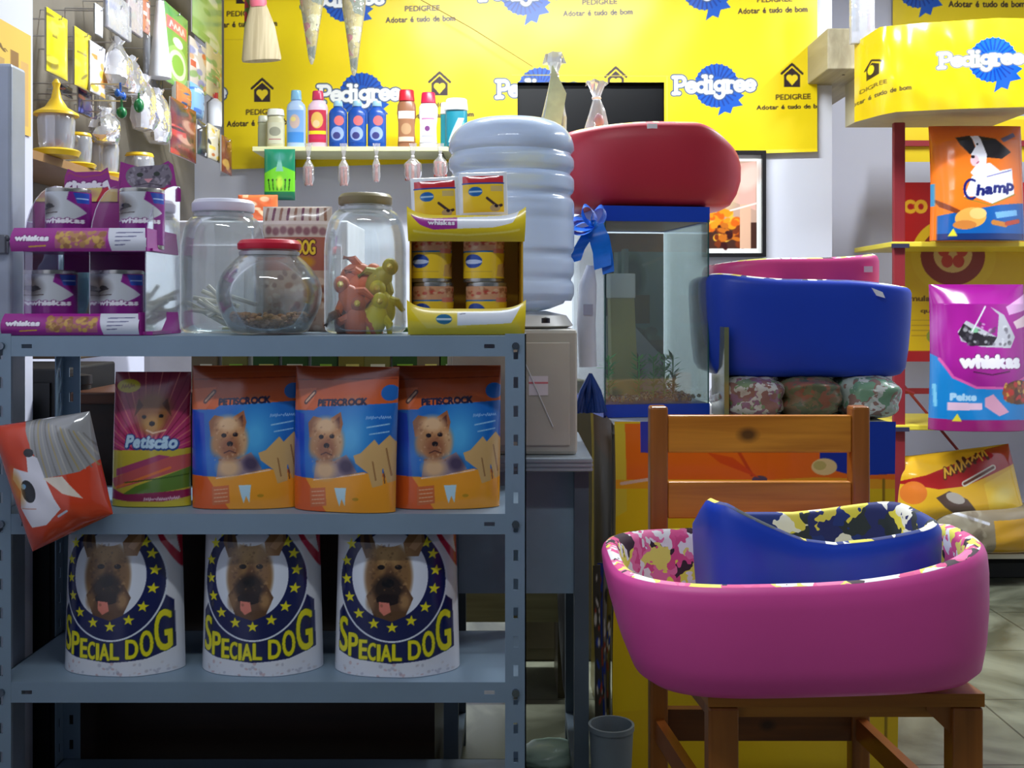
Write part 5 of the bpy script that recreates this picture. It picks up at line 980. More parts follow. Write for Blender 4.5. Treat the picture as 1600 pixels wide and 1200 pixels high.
# bone packets hanging from the shelf edge
for i, (px, yb2, ww) in enumerate(((482, 290, 18), (537, 290, 18), (588, 284, 13), (645, 282, 28), (688, 276, 22))):
    D = 4.10; L = (yb2-224)/F*D; wr_ = ww/F*D/2; t = thing('bone_packet', 'clear packet of brown bones hanging from the wall shelf, '+['beside the green packet', 'second from the left', 'slimmest of the five', 'widest of the five', 'half behind the water jug'][i], 'bone packet', (X(px, D), D, Z(yb2, D)), 0, 'bone packets hanging from the wall shelf')
    MB().lathe([(.0, -.002), (wr_*.7, 0), (wr_*1.05, L*.15), (wr_, L*.45), (.006, L*.62), (.005, L*.68), (.013, L*.9), (.015, L)], n=16, sy=.6, close=False).build('clear_wrapper', film((240, 238, 240), .82, .15, .6, 30, .3), t, True)
    nb = 2 if ww < 20 else 3
    if ww < 14: nb = 1
    for k in range(nb):
        xx = (k-(nb-1)/2)*wr_*.62; b = MB(); b.tube([(xx, 0, .004), (xx*1.05, 0, L*.42)], .006, 8)
        for zz in (.004, L*.42): b.ell((xx-.003, 0, zz), (.006, .006, .006), 8, 5).ell((xx+.004, 0, zz), (.006, .006, .006), 8, 5)
        b.build('bone', mat([(150, 72, 58), (168, 92, 70), (136, 62, 54)][k], .5, var=.15, scale=60), t, True)
    MB().lathe([(.0062, L*.63), (.0075, L*.65), (.0062, L*.67)], n=10, close=False).build('tie', mat((240, 236, 244), .4), t, True)
a = Art(236, 750, 400, 1000, .34, (24, 124, 90)); a.poly([(236, 870), (320, 830), (400, 860), (400, 990), (236, 990)], (110, 196, 40)); a.vgrad(236, 960, 400, 1000, (30, 110, 70), (20, 84, 70)); a.poly([(300, 860), (320, 770), (340, 860)], (120, 180, 160)); a.ell(320, 790, 26, 22, (70, 140, 130), 0, .8, .4)
for k in range(6): a.line([(262+k*22, 905), (268+k*20, 950)], 5, (30, 60, 20)); a.ell(262+k*22, 902, 5, 6, (30, 50, 20))
a.ell(320, 915, 18, 30, (190, 226, 70), 0, .9, .3)
D = 4.08; o = bag('green_packet', a, 48/F*D, 80/F*D, .02, print_mat(.25, .3, 14, .4), None, (40, 120, 80), 'pillow', 77, .002); o.location = (X(437, D), D, Z(313, D)); tag(o, 'green packet hanging at the left end of the wall shelf', 'packet')
# ================================================================ things hanging from above
D = 3.9; t = thing('hanging_rail', 'thin rail under the ceiling holding the brush and foil cones', 'rail', (X(470, D), D, 2.42)); MB().tube([(-.28, 0, 0), (.3, 0, 0)], .006, 8).build('rod', mat((190, 190, 190), .3, .8), t, True)
for sx in (-.26, .28): MB().tube([(sx, 0, 0), (sx, 0, .38)], .003, 6).build('hanger', mat((190, 190, 190), .3, .8), t)
t = thing('brush', 'straw brush hanging bristles down before the left of the banner', 'brush', (X(409, D), D, Z(97, D)))
hz_ = 1/F*D; a_ = MB(); pr = [(.0, 0), (30*hz_, .004), (31*hz_, .012), (24*hz_, 55*hz_), (13*hz_, 88*hz_), (11*hz_, 100*hz_), (0, 104*hz_)]
MB().at(Matrix.Rotation(-.06, 4, 'Y')).lathe(pr, n=40, sy=.4).build('bristles', wood((166, 150, 116), (200, 184, 150), 10, (), 'Z', .8), t, True)
MB().at(Matrix.Rotation(-.06, 4, 'Y')).lathe([(12*hz_, 86*hz_), (13.5*hz_, 92*hz_), (12*hz_, 112*hz_), (4*hz_, 125*hz_)], n=24, sy=.6).build('binding', mat((222, 110, 130), .5), t, True)
MB().tube([(0, 0, 120*hz_), (0, 0, 2.42-Z(97, D))], .006, 8).build('handle', mat((170, 120, 70), .4), t, True)
t = thing('green_cloth', 'dark green and red cloth hanging beside the straw brush', 'cloth', (X(388, D), D+.03, Z(52, D)))
MB().add([(-.022, 0, .02), (.012, 0, .0), (.02, 0, .19), (-.02, 0, .2), (-.02, .015, .03), (.012, .012, .02), (.02, .01, .19), (-.02, .01, .2)], [(0, 1, 2, 3), (7, 6, 5, 4), (0, 4, 5, 1), (1, 5, 6, 2), (2, 6, 7, 3), (3, 7, 4, 0)]).build('cloth_body', voro([(90, 120, 60), (160, 50, 60), (110, 130, 70), (60, 90, 60)], 30), t)
for i, (px, yb2, ww) in enumerate(((484, 100, 19), (550, 118, 17))):
    t = thing('foil_cone', ['shorter glittering cone packet hanging before the banner, nearer the brush', 'longer glittering cone packet hanging before the banner, right of the other'][i], 'cone packet', (X(px+3, D), D, Z(yb2, D)), 0, 'cone packets before the banner'); H_ = 2.41-Z(yb2, D)
    mb = voro([(206, 190, 120), (150, 140, 120), (205, 70, 90), (226, 220, 180), (120, 130, 110), (190, 170, 90)], 26, .15, .8)
    MB().at(Matrix.Shear('XY', 4, (0, 0))).lathe([(.003, 0), (.010, .02), (ww*.55*hz_, 50*hz_), (ww*hz_, 105*hz_), (ww*1.15*hz_, 150*hz_), (ww*.5*hz_, 175*hz_), (.006, 190*hz_)], n=20, sy=.6).build('filling', mb, t, True)
    MB().lathe([(.004, -.002), (.012, .02), (ww*.6*hz_, 50*hz_), (ww*1.06*hz_, 105*hz_), (ww*1.2*hz_, 150*hz_), (ww*.56*hz_, 176*hz_), (.008, 191*hz_), (.005, H_)], n=20, sy=.62, close=False).build('clear_wrapper', film((240, 240, 236), .88, .08, .8, 25, .4), t, True)
# ================================================================ right side: beam, valance, second banner, red rack
D = 4.1; t = thing('wood_beam', 'pale wooden box beam sticking out of the wall right of the banner', 'beam', (X(1318, 4.2), 4.5, Z(108, D)))
MB().box(X(1293, D)-X(1318, 4.2), X(1390, D)-X(1318, 4.2), -.4, .5, 0, Z(44, D)-Z(108, D), .004).build('beam_body', wood((160, 148, 120), (184, 174, 144), 5, (), 'Y', .6), t)
MB().lathe([(0, -.002), (.006, -.002), (.006, .0), (0, .0)], c=(.0, -.3, 0), n=10).build('screw', mat((110, 96, 80), .4, .8), t)
D = 4.02; t = thing('clear_strip_pack', 'clear wrapped strip pack hanging before the beam at upper right', 'packet', (X(1345, D), D, Z(66, D))); k4 = D/F
MB().box(-14*k4, 18*k4, -.006, .006, .0, .26, .003).build('backing_card', mat((226, 228, 238), .4, bump=.3), t)
for xx, c in ((-12, (120, 160, 190)), (-6, (60, 60, 80)), (12, (200, 150, 160))): MB().box((xx-2)*k4, (xx+2)*k4, -.011, -.005, .04, .25, .001).build('strip', mat(c, .3), t)
MB().box(-17*k4, 20*k4, -.016, .012, -.008, .3, .004).build('clear_wrapper', film((240, 240, 246), .55, .08, .9, 25, .6), t, True)
# second banner
a = Art(1395, -60, 1640, 42, 1.0, (244, 214, 20)); logo(a, 1432, -18, 118, 0); house(a, 1560, -50, 28); caption(a, 1545, -8, 1.1); a.text('PEDIGREE', 1545, -14, 60, 8, (80, 70, 30), .3)
D = YC-.02; o = sheet('banner', a, lambda U, V: ((1395+U*245-800)/F*D, D+waves(U*2, V, 5)*.004, CZ-(42-V*102-HY)/F*D), print_mat(.35, .1, 3)); tag(o, 'short yellow banner on the recessed wall above the yellow valance', 'banner')
# valance: curved printed sheet around a shelf board
D0 = 3.9; a = Art(1335, 28, 1640, 192, 1.0, (236, 208, 26))
a.vgrad(1335, 28, 1640, 192, (226, 196, 28), (220, 188, 24)); 
a.line([(1352, 97), (1362, 82), (1378, 92)], 3.4, (60, 48, 30)); a.poly([(1354, 96), (1363, 87), (1374, 95), (1374, 114), (1354, 118)], (60, 48, 30)); a.ell(1361, 100, 5, 9, (240, 212, 30)); a.text('DIGREE', 1365, 136, 42, 7.5, (110, 90, 30), .3, -.1); a.text('Adotar é tudo de bom', 1372, 155, 104, 8.5, (96, 82, 40), .5, -.1)
rosette(a, 1551, 104, 39, 42); slab(a, 1534, 113, 130, -.01, 1, (110, 120, 140), (236, 232, 190))
t = thing('shelf_valance', 'glossy yellow printed valance wrapped round the shelf top over the red rack', 'valance', (X(1335, D0), D0, 0)); x0v = X(1335, D0)
def vfn(U, V):
    s_ = U*305; px = 1335+s_; q = np.clip(s_/70, 0, 1)
    y = .14*(1-q)**2+.012*waves(U*2.2, V*.7, 15, 6)-.01*np.sin(V*PI)
    D_ = D0+y; top = np.interp(px, [1335, 1375, 1440, 1560, 1640], [68, 42, 36, 28, 30]); bot = np.interp(px, [1335, 1375, 1400, 1500, 1640], [191, 180, 175, 170, 166])
    py = bot+(top-bot)*V
    return (px-800)/F*D_-x0v, y, CZ-(py-HY)/F*D_
sheet('printed_sheet', a, vfn, print_mat(.16, .35, 5, .6), t)
zb_ = Z(172, D0); MB().box(.12, X(1640, D0)-x0v, .08, .5, zb_+.02, zb_+.045).box(.12, .15, .12, .5, zb_+.045, zb_+.24).build('shelf_box', mat((206, 196, 160), .5), t)
# red rack
RED = mat((146, 42, 50), .4, .1, .05); DR = 4.17; RX0 = X(1404, DR); RX1 = 2.30; t = thing('red_rack', 'red metal rack with yellow shelves at the right', 'rack', ((RX0+RX1)/2, 4.4, 0)); rc = (RX0+RX1)/2
for xx in (RX0, RX1):
    for yy in (-.23, .22):
        if yy > 0: xx += .16; MB().box(xx-.02-rc, xx+.02-rc, yy-.015, yy+.015, 0, zb_).build('post', RED, t)
        else: MB().box(xx-.022-rc, xx+.022-rc, yy-.012, yy+.012, 0, zb_, .004).build('post', RED, t)
YS_ = mat((240, 220, 70), .35, var=.04)
for py in (383, 668, 868):
    z = Z(py, DR); o = MB().box(RX0-.035-rc, RX1+.02-rc, -.255, .2, z-.008, z+.012, .003).build('shelf_board', YS_ if py < 800 else mat((206, 200, 180), .4), t)
    MB().box(RX0-.036-rc, RX0+.03-rc, -.262, -.255, z-.012, z+.004).build('corner_clip', mat((70, 70, 100), .4, .5), t)
for py in (222, 612): MB().box(RX0+.14-rc, RX1-rc, .2, .215, Z(py, DR+.4)-.012, Z(py, DR+.4)+.012).build('cross_bar', RED, t)
MB().tube([(RX0+.16-rc, .19, Z(600, 4.5)), (RX0+.45-rc, .195, Z(730, 4.5))], .006, 6).tube([(RX0+.0-rc, .19, Z(590, 4.4)), (RX0+.2-rc, .15, Z(620, 4.4))], .008, 6).build('brace', RED, t)
# poster board in the rack
a = Art(1405, 285, 1640, 565, .9, (228, 192, 30)); a.rect(1405, 285, 1640, 380, (184, 36, 40)); a.ell(1490, 400, 66, 60, (232, 200, 40)); a.text('CO', 1431, 332, 34, 18, (240, 190, 50), 2); a.ell(1489, 400, 50, 46, (140, 50, 34)); a.ell(1489, 398, 30, 28, (220, 190, 120)); 
for k in range(5): a.ell(1489+15*math.sin(k*1.257), 396-15*math.cos(k*1.257), 9, 10, (196, 66, 50))
a.text('Fórmula e' if 'ó' in GL else 'mula e', 1446, 470, 48, 8, (110, 80, 30), .5); a.text('qual', 1452, 488, 26, 6, (110, 80, 30), .4)
for k in range(4): a.line([(1425, 500+k*8), (1475, 500+k*8)], 1.6, (190, 150, 40))
a.rect(1405, 548, 1640, 565, (176, 40, 44)); a.rect(1405, 285, 1411, 565, (176, 40, 44)); a.ell(1458, 525, 10, 10, (150, 160, 60))
D = 4.52; w0 = X(1405, D); o = thing('poster_board', 'red and yellow poster board with a round emblem inside the red rack', 'poster', (w0, D, Z(565, D)))
sheet('printed_face', a, lambda U, V: (U*235/F*D, U*0, V*280/F*D), print_mat(.35), o); MB().box(0, 235/F*D, .002, .012, 0, 280/F*D).build('backing', mat((190, 150, 50), .6), o)
a = Art(0, 0, 200, 100, .8, (236, 206, 24)); a.rect(0, 0, 200, 8, (250, 230, 60)); o = sheet('yellow_sheet', a, lambda U, V: (X(1411, 4.6)+U*.6, 4.62+U*0, Z(252, 4.6)+V*(Z(180, 4.6)-Z(252, 4.6))), print_mat(.4)); tag(o, 'plain yellow sheet behind the upper part of the red rack', 'sheet')
# bags in the rack
def bcol(name, label, art, x0, x1, y0, y1, D, t_, seed, style='sack', back=(200, 120, 40), wb=1.04, wt=.95, wr=.012, gl=.18, rz=0, waist=.02):
    o = bag(name, art, (x1-x0)/F*D, (y1-y0)/F*D, t_, print_mat(gl, .5, 6, .6), None, back, style, seed, wr, wt, wb, .02, waist); o.location = (X((x0+x1)/2, D), D+.03, Z(y1, D)); o.rotation_euler = (0, 0, rz); return tag(o, label, 'pet food bag')
a = Art(200, 36, 545, 455, .36, (244, 122, 30)); a.vgrad(200, 36, 545, 110, (226, 96, 20), (246, 124, 30))
a.poly([(276, 88), (330, 80), (345, 130), (322, 150), (290, 115)], (30, 28, 34)); a.poly([(360, 80), (420, 92), (478, 140), (440, 165), (380, 160), (360, 120)], (34, 30, 34)); a.poly([(330, 82), (362, 80), (385, 150), (380, 185), (345, 190), (325, 150), (345, 120)], (240, 240, 250)); a.ell(338, 172, 16, 20, (236, 200, 210)); a.ell(332, 158, 7, 6, (40, 30, 40)); a.line([(345, 182), (352, 176)], 4, (180, 70, 100)); a.ell(352, 112, 4, 4, (20, 20, 20))
a.poly([(345, 185), (395, 180), (440, 215), (400, 225), (335, 230), (320, 215)], (235, 236, 246)); a.poly([(325, 228), (480, 198), (484, 290), (400, 326), (330, 300), (296, 300)], (240, 240, 250)); a.line([(296, 306), (390, 330), (486, 292)], 4, (150, 130, 40)); a.line([(380, 230), (476, 205)], 3, (80, 70, 160))
for s_ in (4.5,): a.text('hamp', 410, 284, 138, 36, (22, 30, 110), s_*.7, -.16, .12)
a.line(arc(322, 274, 24, 60, 300, 14, 34)[::-1], 9, (22, 30, 110))
a.poly([(215, 366), (300, 350), (420, 330), (545, 320), (545, 455), (215, 455)], (16, 92, 170)); a.rect(215, 430, 545, 455, (20, 50, 110)); a.poly([(200, 300), (228, 318), (285, 350), (270, 360), (220, 335)], (130, 60, 30)); a.ell(320, 375, 54, 36, (236, 170, 80), -.1); a.ell(345, 360, 30, 20, (250, 200, 120)); a.ell(300, 400, 40, 16, (210, 130, 60)); a.poly([(405, 356), (494, 346), (496, 366), (412, 378)], (120, 180, 225)); a.line([(400, 392), (445, 400)], 18, (206, 130, 50)); a.line([(450, 396), (500, 386)], 16, (190, 70, 40)); a.poly([(245, 440), (262, 412), (276, 440)], (240, 220, 60)); a.rect(186, 250, 210, 330, (60, 150, 200)); a.poly([(440, 92), (500, 66), (505, 80), (450, 105)], (110, 100, 130))
bcol('pet_food_bag', 'orange dog food bag with a black and white dog on the upper yellow shelf', a, 1457, 1606, 194, 376, 4.06, .16, 101, 'sack', (230, 110, 30), 1.0, .98)
a = Art(200, 606, 560, 1142, .36, (150, 24, 136)); a.ell(400, 820, 190, 160, (176, 34, 156), 0, .7, .3)
a.poly([(200, 860), (225, 880), (260, 940), (330, 980), (430, 985), (560, 940), (560, 1105), (200, 1100)], (22, 130, 205)); a.line([(222, 880), (262, 945), (340, 982), (440, 984), (560, 936)], 9, (220, 90, 170)); a.poly([(200, 1098), (560, 1100), (560, 1142), (200, 1142)], (150, 30, 110))
a.poly([(280, 780), (310, 740), (420, 800), (430, 720), (400, 690), (450, 720), (490, 800), (470, 840), (360, 835), (290, 815)], (196, 196, 206)); a.poly([(280, 790), (300, 750), (360, 790), (420, 800), (400, 830), (320, 832)], (44, 40, 46)); a.ell(340, 775, 14, 9, (130, 190, 150)); a.line([(380, 690), (330, 780)], 6, (226, 226, 236)); a.speck(300, 750, 470, 830, [(80, 74, 84), (230, 230, 236), (120, 116, 130)], 40, 7, .6); a.poly([(460, 690), (560, 640), (560, 700), (470, 720)], (226, 170, 220)); a.poly([(485, 745), (560, 715), (560, 760), (500, 770)], (240, 210, 220))
a.text('whiskas', 395, 908, 216, 42, (246, 242, 250), 6, 0, 0, 9, (110, 16, 100)); a.line([(330, 925), (395, 936), (460, 924)], 5, (90, 20, 80)); a.text('Peixe', 297, 1028, 84, 24, (170, 210, 240), 3); a.poly([(246, 1036), (360, 1038), (360, 1062), (246, 1066)], (226, 190, 216)); a.poly([(370, 1020), (400, 1006), (455, 1070), (420, 1085), (370, 1050)], (220, 160, 190)); a.poly([(260, 1105), (276, 1076), (292, 1105)], (236, 220, 60)); a.line([(210, 975), (214, 1050)], 9, (120, 200, 236))
a.ell(500, 1000, 66, 44, (90, 50, 30)); a.speck(440, 965, 560, 1035, [(210, 160, 70), (150, 80, 40), (190, 50, 40), (120, 70, 30)], 60, 10); a.ell(215, 760, 22, 60, (190, 120, 190), .2, .5, .5)
bcol('pet_food_bag', 'purple and blue cat food bag with a silver cat on the lower yellow shelf', a, 1456, 1612, 444, 672, 4.05, .17, 107, 'sack', (140, 30, 120), 1.02, .96)
a = Art(1120, 150, 1660, 430, .42, (240, 186, 44)); a.poly([(1120, 250), (1250, 240), (1420, 200), (1540, 165), (1660, 150), (1660, 230), (1400, 300), (1290, 300)], (176, 36, 36)); a.scribble(1430, 228, 210, 44, 15, (90, 50, 24), -.33); a.scribble(1430, 226, 210, 42, 8, (236, 180, 60), -.33); a.line([(1400, 290), (1540, 240)], 22, (225, 216, 200)); a.line([(1400, 290), (1540, 240)], 10, (110, 60, 40)); a.ell(1190, 300, 50, 44, (236, 130, 50)); a.poly([(1270, 330), (1330, 310), (1400, 350), (1440, 410), (1380, 430), (1300, 370)], (96, 74, 64)); a.ell(1350, 340, 40, 20, (190, 180, 170), .4); a.poly([(1480, 300), (1660, 240), (1660, 430), (1490, 430)], (250, 206, 60)); a.ell(1560, 350, 50, 30, (250, 226, 130), -.3, .8, .5)
o = bag('pet_food_bag', a, .48, .27, .16, print_mat(.12, .7, 6, .7), None, (200, 150, 50), 'pillow', 113, .016); o.location = (X(1512, 4.1), 4.15, Z(860, 4.17)+.115); o.rotation_euler = (-.25, -.12, 0); tag(o, 'red and yellow pet food bag lying on top at the bottom of the red rack', 'pet food bag')
a = Art(1240, 380, 1660, 560, .42, (150, 136, 112)); a.poly([(1470, 430), (1660, 420), (1660, 560), (1480, 560)], (214, 160, 40)); a.ell(1330, 430, 90, 50, (180, 170, 150), 0, .8, .4); a.line([(1320, 400), (1450, 440)], 10, (225, 225, 235)); a.speck(1260, 400, 1460, 540, [(120, 106, 90), (190, 180, 160)], 40, 14, .5)
o = bag('pet_food_bag', a, .43, .19, .2, print_mat(.2, .6, 6, .4), None, (150, 136, 112), 'pillow', 117, .012); o.location = (X(1540, 4.1), 4.17, Z(868, 4.17)+.013); tag(o, 'dull beige and yellow bag lowest in the red rack under the red and yellow bag', 'pet food bag')
# dark filler standing in for the dark gap under the rack
o = thing('gap_filler', 'dark low plinth standing in for the dark gap under the red rack', 'filler', (rc, 4.42, 0)); MB().box(-.42, .42, -.16, .16, 0, .06, .004).build('filler_body', mat((26, 28, 28), .6), o)
# ================================================================ left wall merchandise
t = thing('pegboard', 'tall perforated display panel on the left wall holding hanging packs', 'display panel', (-1.298, 3.3, 0))
MB().box(0, .02, -.95, 1.08, 1.25, 2.7).build('panel', mat((128, 120, 108), .6, var=.05), t)
HK = mat((200, 200, 205), .3, .9)
def panel_hook(y, z, c): MB().tube([(.02, y-3.3, z), (c+1.298+.012, y-3.3, z-.003), (c+1.298+.014, y-3.3, z+.006)], .002, 6).build('hook', HK, t)
def card(name, label, cat, px0, px1, y0, y1, c, art, th=.012, group=None, film_=False, clear=False):
    # a pack hanging parallel to the side wall at x = c, spanning the view columns px0..px1
    D0 = c*F/(px0-800); D1 = c*F/(px1-800); zt_, zb_ = Z(y0, D0), Z(y1, D0); L = D1-D0; h_ = zt_-zb_
    o = thing(name, label, cat, (c, (D0+D1)/2, zb_), 0, group)
    if art is not None:
        sheet('printed_front', art, lambda U, V: (th*.5*np.maximum(1-np.abs(2*U-1)**3, 0)*np.maximum(1-np.abs(2*V-1)**4, 0)**.5+.001, (U-.5)*L, V*h_), print_mat(.2, .35, 20, .5), o)
        MB().box(-th*.4, 0, -L/2, L/2, 0, h_, .003).build('pack_back', mat((170, 168, 160), .4), o)
    if clear: MB().box(-th*.5, th*.9, -L/2-.004, L/2+.004, -.004, h_+.02, .006).build('clear_wrapper', film((230, 232, 238), .6, .1, .9, 30, .5), o, True)
    panel_hook((D0+D1)/2, zt_-.012, c); return o
random.seed(31)
def mix_art(bg, cols, n=14, words=None, w=40, h=100):
    a = Art(0, 0, w, h, 1.1, bg)
    for _ in range(n):
        x, y = random.uniform(0, w), random.uniform(0, h); c = random.choice(cols)
        if random.random() < .5: a.ell(x, y, random.uniform(2, w*.3), random.uniform(3, h*.12), c, random.uniform(0, 3), .9, .2)
        else: a.rect(x, y, x+random.uniform(4, w*.5), y+random.uniform(2, h*.14), c, .9)
    if words: a.text(words, w/2, h*.3, w*.8, h*.1, (240, 240, 240), .6, 0, 0, 1.4, (120, 40, 40))
    return a
Yw = (240, 222, 30); W_ = (240, 240, 244); G_ = (120, 170, 90); Rr = (196, 60, 60); Bk = (30, 28, 34); Br = (120, 60, 46)
C_ = -1.13
card('hanging_pack', 'bright yellow flat pack hanging first from the wall end', 'pack', 72, 105, 10, 110, C_, mix_art(Yw, [(230, 200, 20), (120, 110, 40), (250, 236, 90)], 8))
card('hanging_pack', 'yellow pack hanging second, just right of the bright yellow flat pack', 'pack', 116, 142, 40, 132, C_, mix_art((232, 210, 50), [(210, 180, 40), (130, 120, 60), (246, 230, 90)], 8))
card('blister_card', 'white and orange blister card beside the second yellow pack', 'blister card', 140, 164, 62, 142, C_+.01, mix_art((226, 226, 236), [(240, 150, 50), (246, 190, 60), W_, (220, 130, 60)], 12))
card('hanging_pack', 'small navy printed pack low behind the yellow cone lid', 'pack', 88, 113, 126, 143, C_-.1, mix_art((30, 30, 50), [(180, 90, 40), (60, 70, 110)], 8))
card('hanging_pack', 'dark purple pack hanging under the second yellow pack', 'pack', 122, 144, 134, 176, C_-.02, mix_art((50, 46, 96), [(190, 90, 110), (90, 100, 180), (220, 220, 230)], 8))
card('hanging_tube', 'white tube pack high on the left display', 'pack', 148, 160, 4, 52, C_+.01, mix_art((236, 238, 246), [(180, 200, 230), W_], 5))
card('hanging_pack', 'clear pack with blue clip on the upper left display', 'pack', 164, 200, -8, 40, C_, mix_art((206, 206, 210), [(40, 90, 190), (220, 200, 200), W_, (150, 140, 150)], 12), clear=True)
card('hanging_pack', 'brown and pink treat pack high on the left display', 'pack', 196, 218, -14, 42, C_, mix_art((196, 140, 130), [(150, 90, 80), (226, 190, 180), (120, 150, 90)], 14), clear=True)
card('hanging_pack', 'rust coloured treat pack high on the left display, left of the white cone', 'pack', 219, 234, -10, 46, C_, mix_art((176, 110, 84), [(206, 160, 130), (130, 60, 50), W_], 14))
a = Art(0, 0, 44, 140, 1.1, (110, 168, 76)); a.rect(0, 0, 44, 20, (90, 160, 90)); a.rect(3, 22, 40, 44, (214, 110, 110)); a.scribble(22, 40, 28, 13, 2.4, (240, 200, 200)); 
for r_, c in ((34, (150, 196, 110)), (26, (214, 230, 200)), (18, (120, 180, 80))): a.ell(22, 100, r_*.6, r_, c)
a.ell(22, 60, 9, 9, (230, 240, 220)); card('treat_pack', 'tall green printed pack with pink wordmark on the left display', 'pack', 256, 293, 0, 124, C_+.02, a)
card('treat_pack', 'pale green printed pack in the far upper corner of the left display', 'pack', 300, 346, -55, 50, C_+.0, mix_art((150, 190, 130), [(190, 210, 160), (220, 230, 210), (120, 170, 90)], 14))
card('treat_pack', 'multicoloured checked pack right of the tall green one', 'pack', 296, 322, 55, 132, C_+.02, mix_art((200, 190, 190), [Rr, (120, 130, 190), W_, (206, 150, 120), (120, 160, 110)], 24))
card('treat_pack', 'faded red and green pack in the far corner of the left display', 'pack', 322, 346, 66, 146, C_+.02, mix_art((190, 180, 150), [(190, 90, 80), (110, 160, 110), (226, 210, 190)], 24))
card('hanging_pack', 'black and red glossy pack in the lower row of the left display', 'pack', 266, 306, 150, 238, C_+.05, mix_art((110, 40, 44), [Rr, Bk, (200, 150, 130), (150, 50, 50), (60, 30, 30)], 26), group='dark packs in the lower row')
card('hanging_pack', 'black and white slim pack right of the black and red one', 'pack', 308, 324, 186, 240, C_+.05, mix_art((50, 54, 66), [W_, (150, 140, 130), Bk], 8))
card('hanging_pack', 'white yellow and black slim pack in the lower row', 'pack', 325, 343, 192, 246, C_+.05, mix_art((226, 216, 190), [Bk, (240, 200, 70), W_, (200, 110, 60)], 12))
card('hanging_pack', 'brown stick pack at the right end of the lower row', 'pack', 346, 362, 210, 268, C_+.07, mix_art((130, 70, 50), [(170, 110, 70), (90, 40, 40), (210, 170, 90)], 12))
card('hanging_box', 'orange and blue box on the left display above the dark packs', 'box', 275, 296, 126, 162, C_+.03, mix_art((196, 120, 70), [(60, 90, 150), (220, 150, 90)], 8), .04)
card('hanging_box', 'light blue box beside the orange and blue box', 'box', 296, 316, 126, 178, C_+.03, mix_art((120, 170, 220), [W_, (60, 110, 190), (180, 210, 236)], 10), .04)
card('hanging_pack', 'silver and white pack hanging behind the green toys', 'pack', 226, 250, 60, 140, C_-.04, mix_art((206, 208, 216), [(170, 176, 190), W_, (190, 150, 150)], 12), clear=True)
card('hanging_pack', 'pale yellow pack between the milky bags and the side shelf', 'pack', 150, 176, 150, 205, C_-.06, mix_art((226, 200, 130), [(240, 226, 190), (200, 150, 60), W_], 10), clear=True)
c = C_+.02; D = c*F/(335-800); o = thing('lotion_bottle', 'white bottle with a red cap hanging above the slim packs', 'bottle', (c, D, Z(198, D))); MB().lathe([(0, 0), (.026, 0), (.028, .01), (.028, .09), (.012, .105), (0, .106)], n=20).build('bottle_body', mat((232, 234, 242), .3), o, True); MB().lathe([(.013, .1), (.014, .125), (0, .127)], n=16).build('cap', mat((196, 50, 50), .3), o, True); panel_hook(D, Z(198, D)+.124, c)
for i, (px, y0, y1, lb) in enumerate(((183, 62, 140, 'milky clear bag hanging left of the middle of the display'), (205, 90, 150, 'milky clear bag hanging above the green toys'), (226, 120, 205, 'milky clear bag hanging right of the green toys'), (247, 140, 225, 'milky clear bag hanging nearest the dark packs'), (165, 170, 225, 'milky clear bag hanging low beside the yellow cone lid'))):
    c = C_+.03; D = c*F/(px-800); h_ = (y1-y0)/F*D; o = thing('clear_bag', lb, 'bag', (c, D, Z(y1, D)), 0, 'clear bags on the left display')
    jitter(MB().lathe([(.0, 0), (.045, .004), (.062, h_*.2), (.06, h_*.4), (.056, h_*.6), (.035, h_*.78), (.018, h_*.9), (.03, h_)], n=14, sx=.6, close=False), .2, i).build('clear_wrapper', film((226, 226, 234), .28, .1, .9, 22, .7), o, True)
    MB().ell((0, 0, h_*.35), (.022, .04, h_*.28), 12, 8).build('contents', mat([(220, 200, 160), (200, 205, 215), (214, 214, 226), (200, 190, 200), (226, 200, 150)][i], .5, var=.2, scale=40), o, True); panel_hook(D, Z(y0, D)-.005, c-.01)
c = C_+.02; D = c*F/(250-800); o = thing('white_cone', 'tall white plastic cone hanging on the left display', 'cone', (c, D, Z(122, D)))
hh = 120/F*D; MB().lathe([(.0, 0), (.034, 0), (.035, .01), (.022, hh*.55), (.012, hh), (0, hh+.004)], n=24).build('cone_body', mat((232, 234, 242), .3), o, True); panel_hook(D, Z(8, D), c)
for i, (px, py, col, nm, lb) in enumerate(((188, 150, (30, 90, 180), 'blue', 'blue plastic bone toy hanging on the left display'), (190, 176, (20, 110, 60), 'green', 'green plastic toy ball hanging left of its twin on the display'), (217, 165, (20, 110, 60), 'green', 'green plastic bell toy hanging right of the green ball'))):
    c = C_+.09; D = c*F/(px-800); o = thing('plastic_toy', lb, 'toy', (c, D, Z(py, D))); m_ = mat(col, .3)
    if i == 0: MB().tube([(0, -.022, .004), (0, .022, .004)], .006, 8).ell((0, -.022, .004), (.008, .008, .011), 10, 7).ell((0, .022, .004), (.008, .008, .011), 10, 7).build('toy_body', m_, o, True)
    else: MB().ell((0, 0, 0), (.014, .014, .016 if i == 1 else .02), 14, 9).build('toy_body', m_, o, True)
    MB().tube([(0, 0, .012), (0, 0, .035)], .0035, 7).build('loop', m_, o, True); panel_hook(D, Z(py, D)+.034, c)
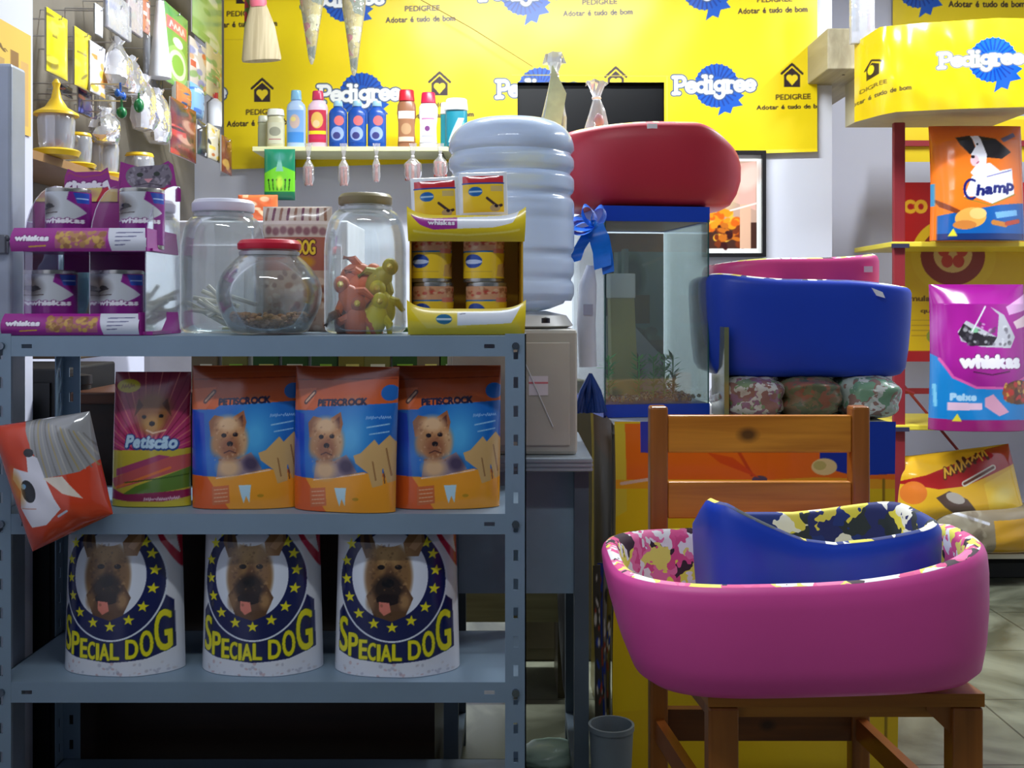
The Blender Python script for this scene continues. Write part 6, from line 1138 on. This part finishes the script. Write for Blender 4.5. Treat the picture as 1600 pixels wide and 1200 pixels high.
# feeders with yellow conical lids on a small shelf
D = 2.62; zf = Z(250, D); o = thing('side_shelf', 'brown wooden shelf on the left wall carrying clear feeders', 'shelf', (-1.275, 2.95, zf-.021)); MB().box(.0, .2, -.55, .5, 0, .02).build('board', mat((150, 112, 70), .5), o); MB().box(.0, .16, -.55, -.53, -.10, 0).box(.0, .16, .48, .5, -.10, 0).build('bracket', mat((80, 60, 40), .5), o)
YL = mat((238, 196, 40), .35, var=.04); CLB = film((214, 216, 224), .55, .1, .2, 20, .5)
def feeder(px, D, lb, cone, sc=1.0, bowl=None):
    o = thing('pet_feeder', lb, 'feeder', (X(px, D), D, zf), 0, 'clear feeders on the side shelf'); k = sc
    MB().lathe([(0, 0), (.05*k, 0), (.056*k, .012*k), (.05*k, .016*k), (0, .016*k)], n=28).build('base', YL, o, True)
    MB().lathe([(.036*k, .016*k), (.04*k, .03*k), (.043*k, .085*k), (.04*k, .1*k), (.02*k, .1*k)], n=28, close=False).build('clear_body', CLB, o, True)
    if cone: MB().lathe([(.052*k, .098*k), (.05*k, .104*k), (.026*k, .118*k), (.012*k, .14*k), (.007*k, .165*k), (.010*k, .176*k), (.004*k, .186*k), (0, .187*k)], n=28).build('cone_lid', YL, o, True)
    else: MB().lathe([(.04*k, .1*k), (.042*k, .104*k), (.038*k, .112*k), (0, .114*k)], n=28).build('lid', YL, o, True)
    if bowl: MB().ell((.0, 0, .03*k), (.018*k, .018*k, .012*k), 12, 8).build('toy', mat(bowl, .4), o, True)
feeder(88, 2.56, 'clear feeder with a tall yellow cone lid at the front of the side shelf', True, .98, (200, 40, 50))
feeder(122, 2.78, 'small clear feeder with flat yellow lid behind the cone lidded one', False, .8, (60, 170, 90))
feeder(162, 3.0, 'clear feeder with flat yellow lid at the middle of the side shelf', False, .95)
feeder(218, 3.3, 'clear feeder with flat yellow lid at the far end of the side shelf', False, 1.0, (220, 120, 40))
# boxes and orange pack against the wall seen between jars
t = thing('dark_box', 'brown box under the side shelf behind the purple display', 'box', (-1.14, 2.72, .935)); MB().box(-.12, .1, -.1, .1, 0, .27, .004).build('box_body', mat((92, 72, 50), .6, var=.1), t); MB().box(-.122, .102, -.102, .102, .24, .275, .003).build('lid', mat((110, 84, 56), .6), t)
a = mix_art((226, 110, 60), [(240, 190, 150), (190, 60, 40), (250, 220, 180)], 12, None, 60, 60); D = 3.2
o = thing('low_cabinet', 'pale low cabinet against the back of the shop behind the glass jars', 'cabinet', (-.78, 3.35, 0)); MB().box(-.3, .3, -.16, .2, 0, Z(345, 3.2)-.0, .005).build('cabinet_body', mat((206, 204, 210), .5), o); MB().box(-.28, -.005, -.166, -.158, .05, 1.24).box(.005, .28, -.166, -.158, .05, 1.24).build('door', mat((214, 212, 220), .5), o)
o = bag('orange_packet', a, 62/F*3.3, 44/F*3.3, .03, print_mat(.3), None, (220, 110, 60), 'pillow', 131, .003); o.location = (X(403, 3.3), 3.3, Z(345, 3.2)+.001); tag(o, 'orange printed packet on the pale cabinet behind the jars', 'packet')
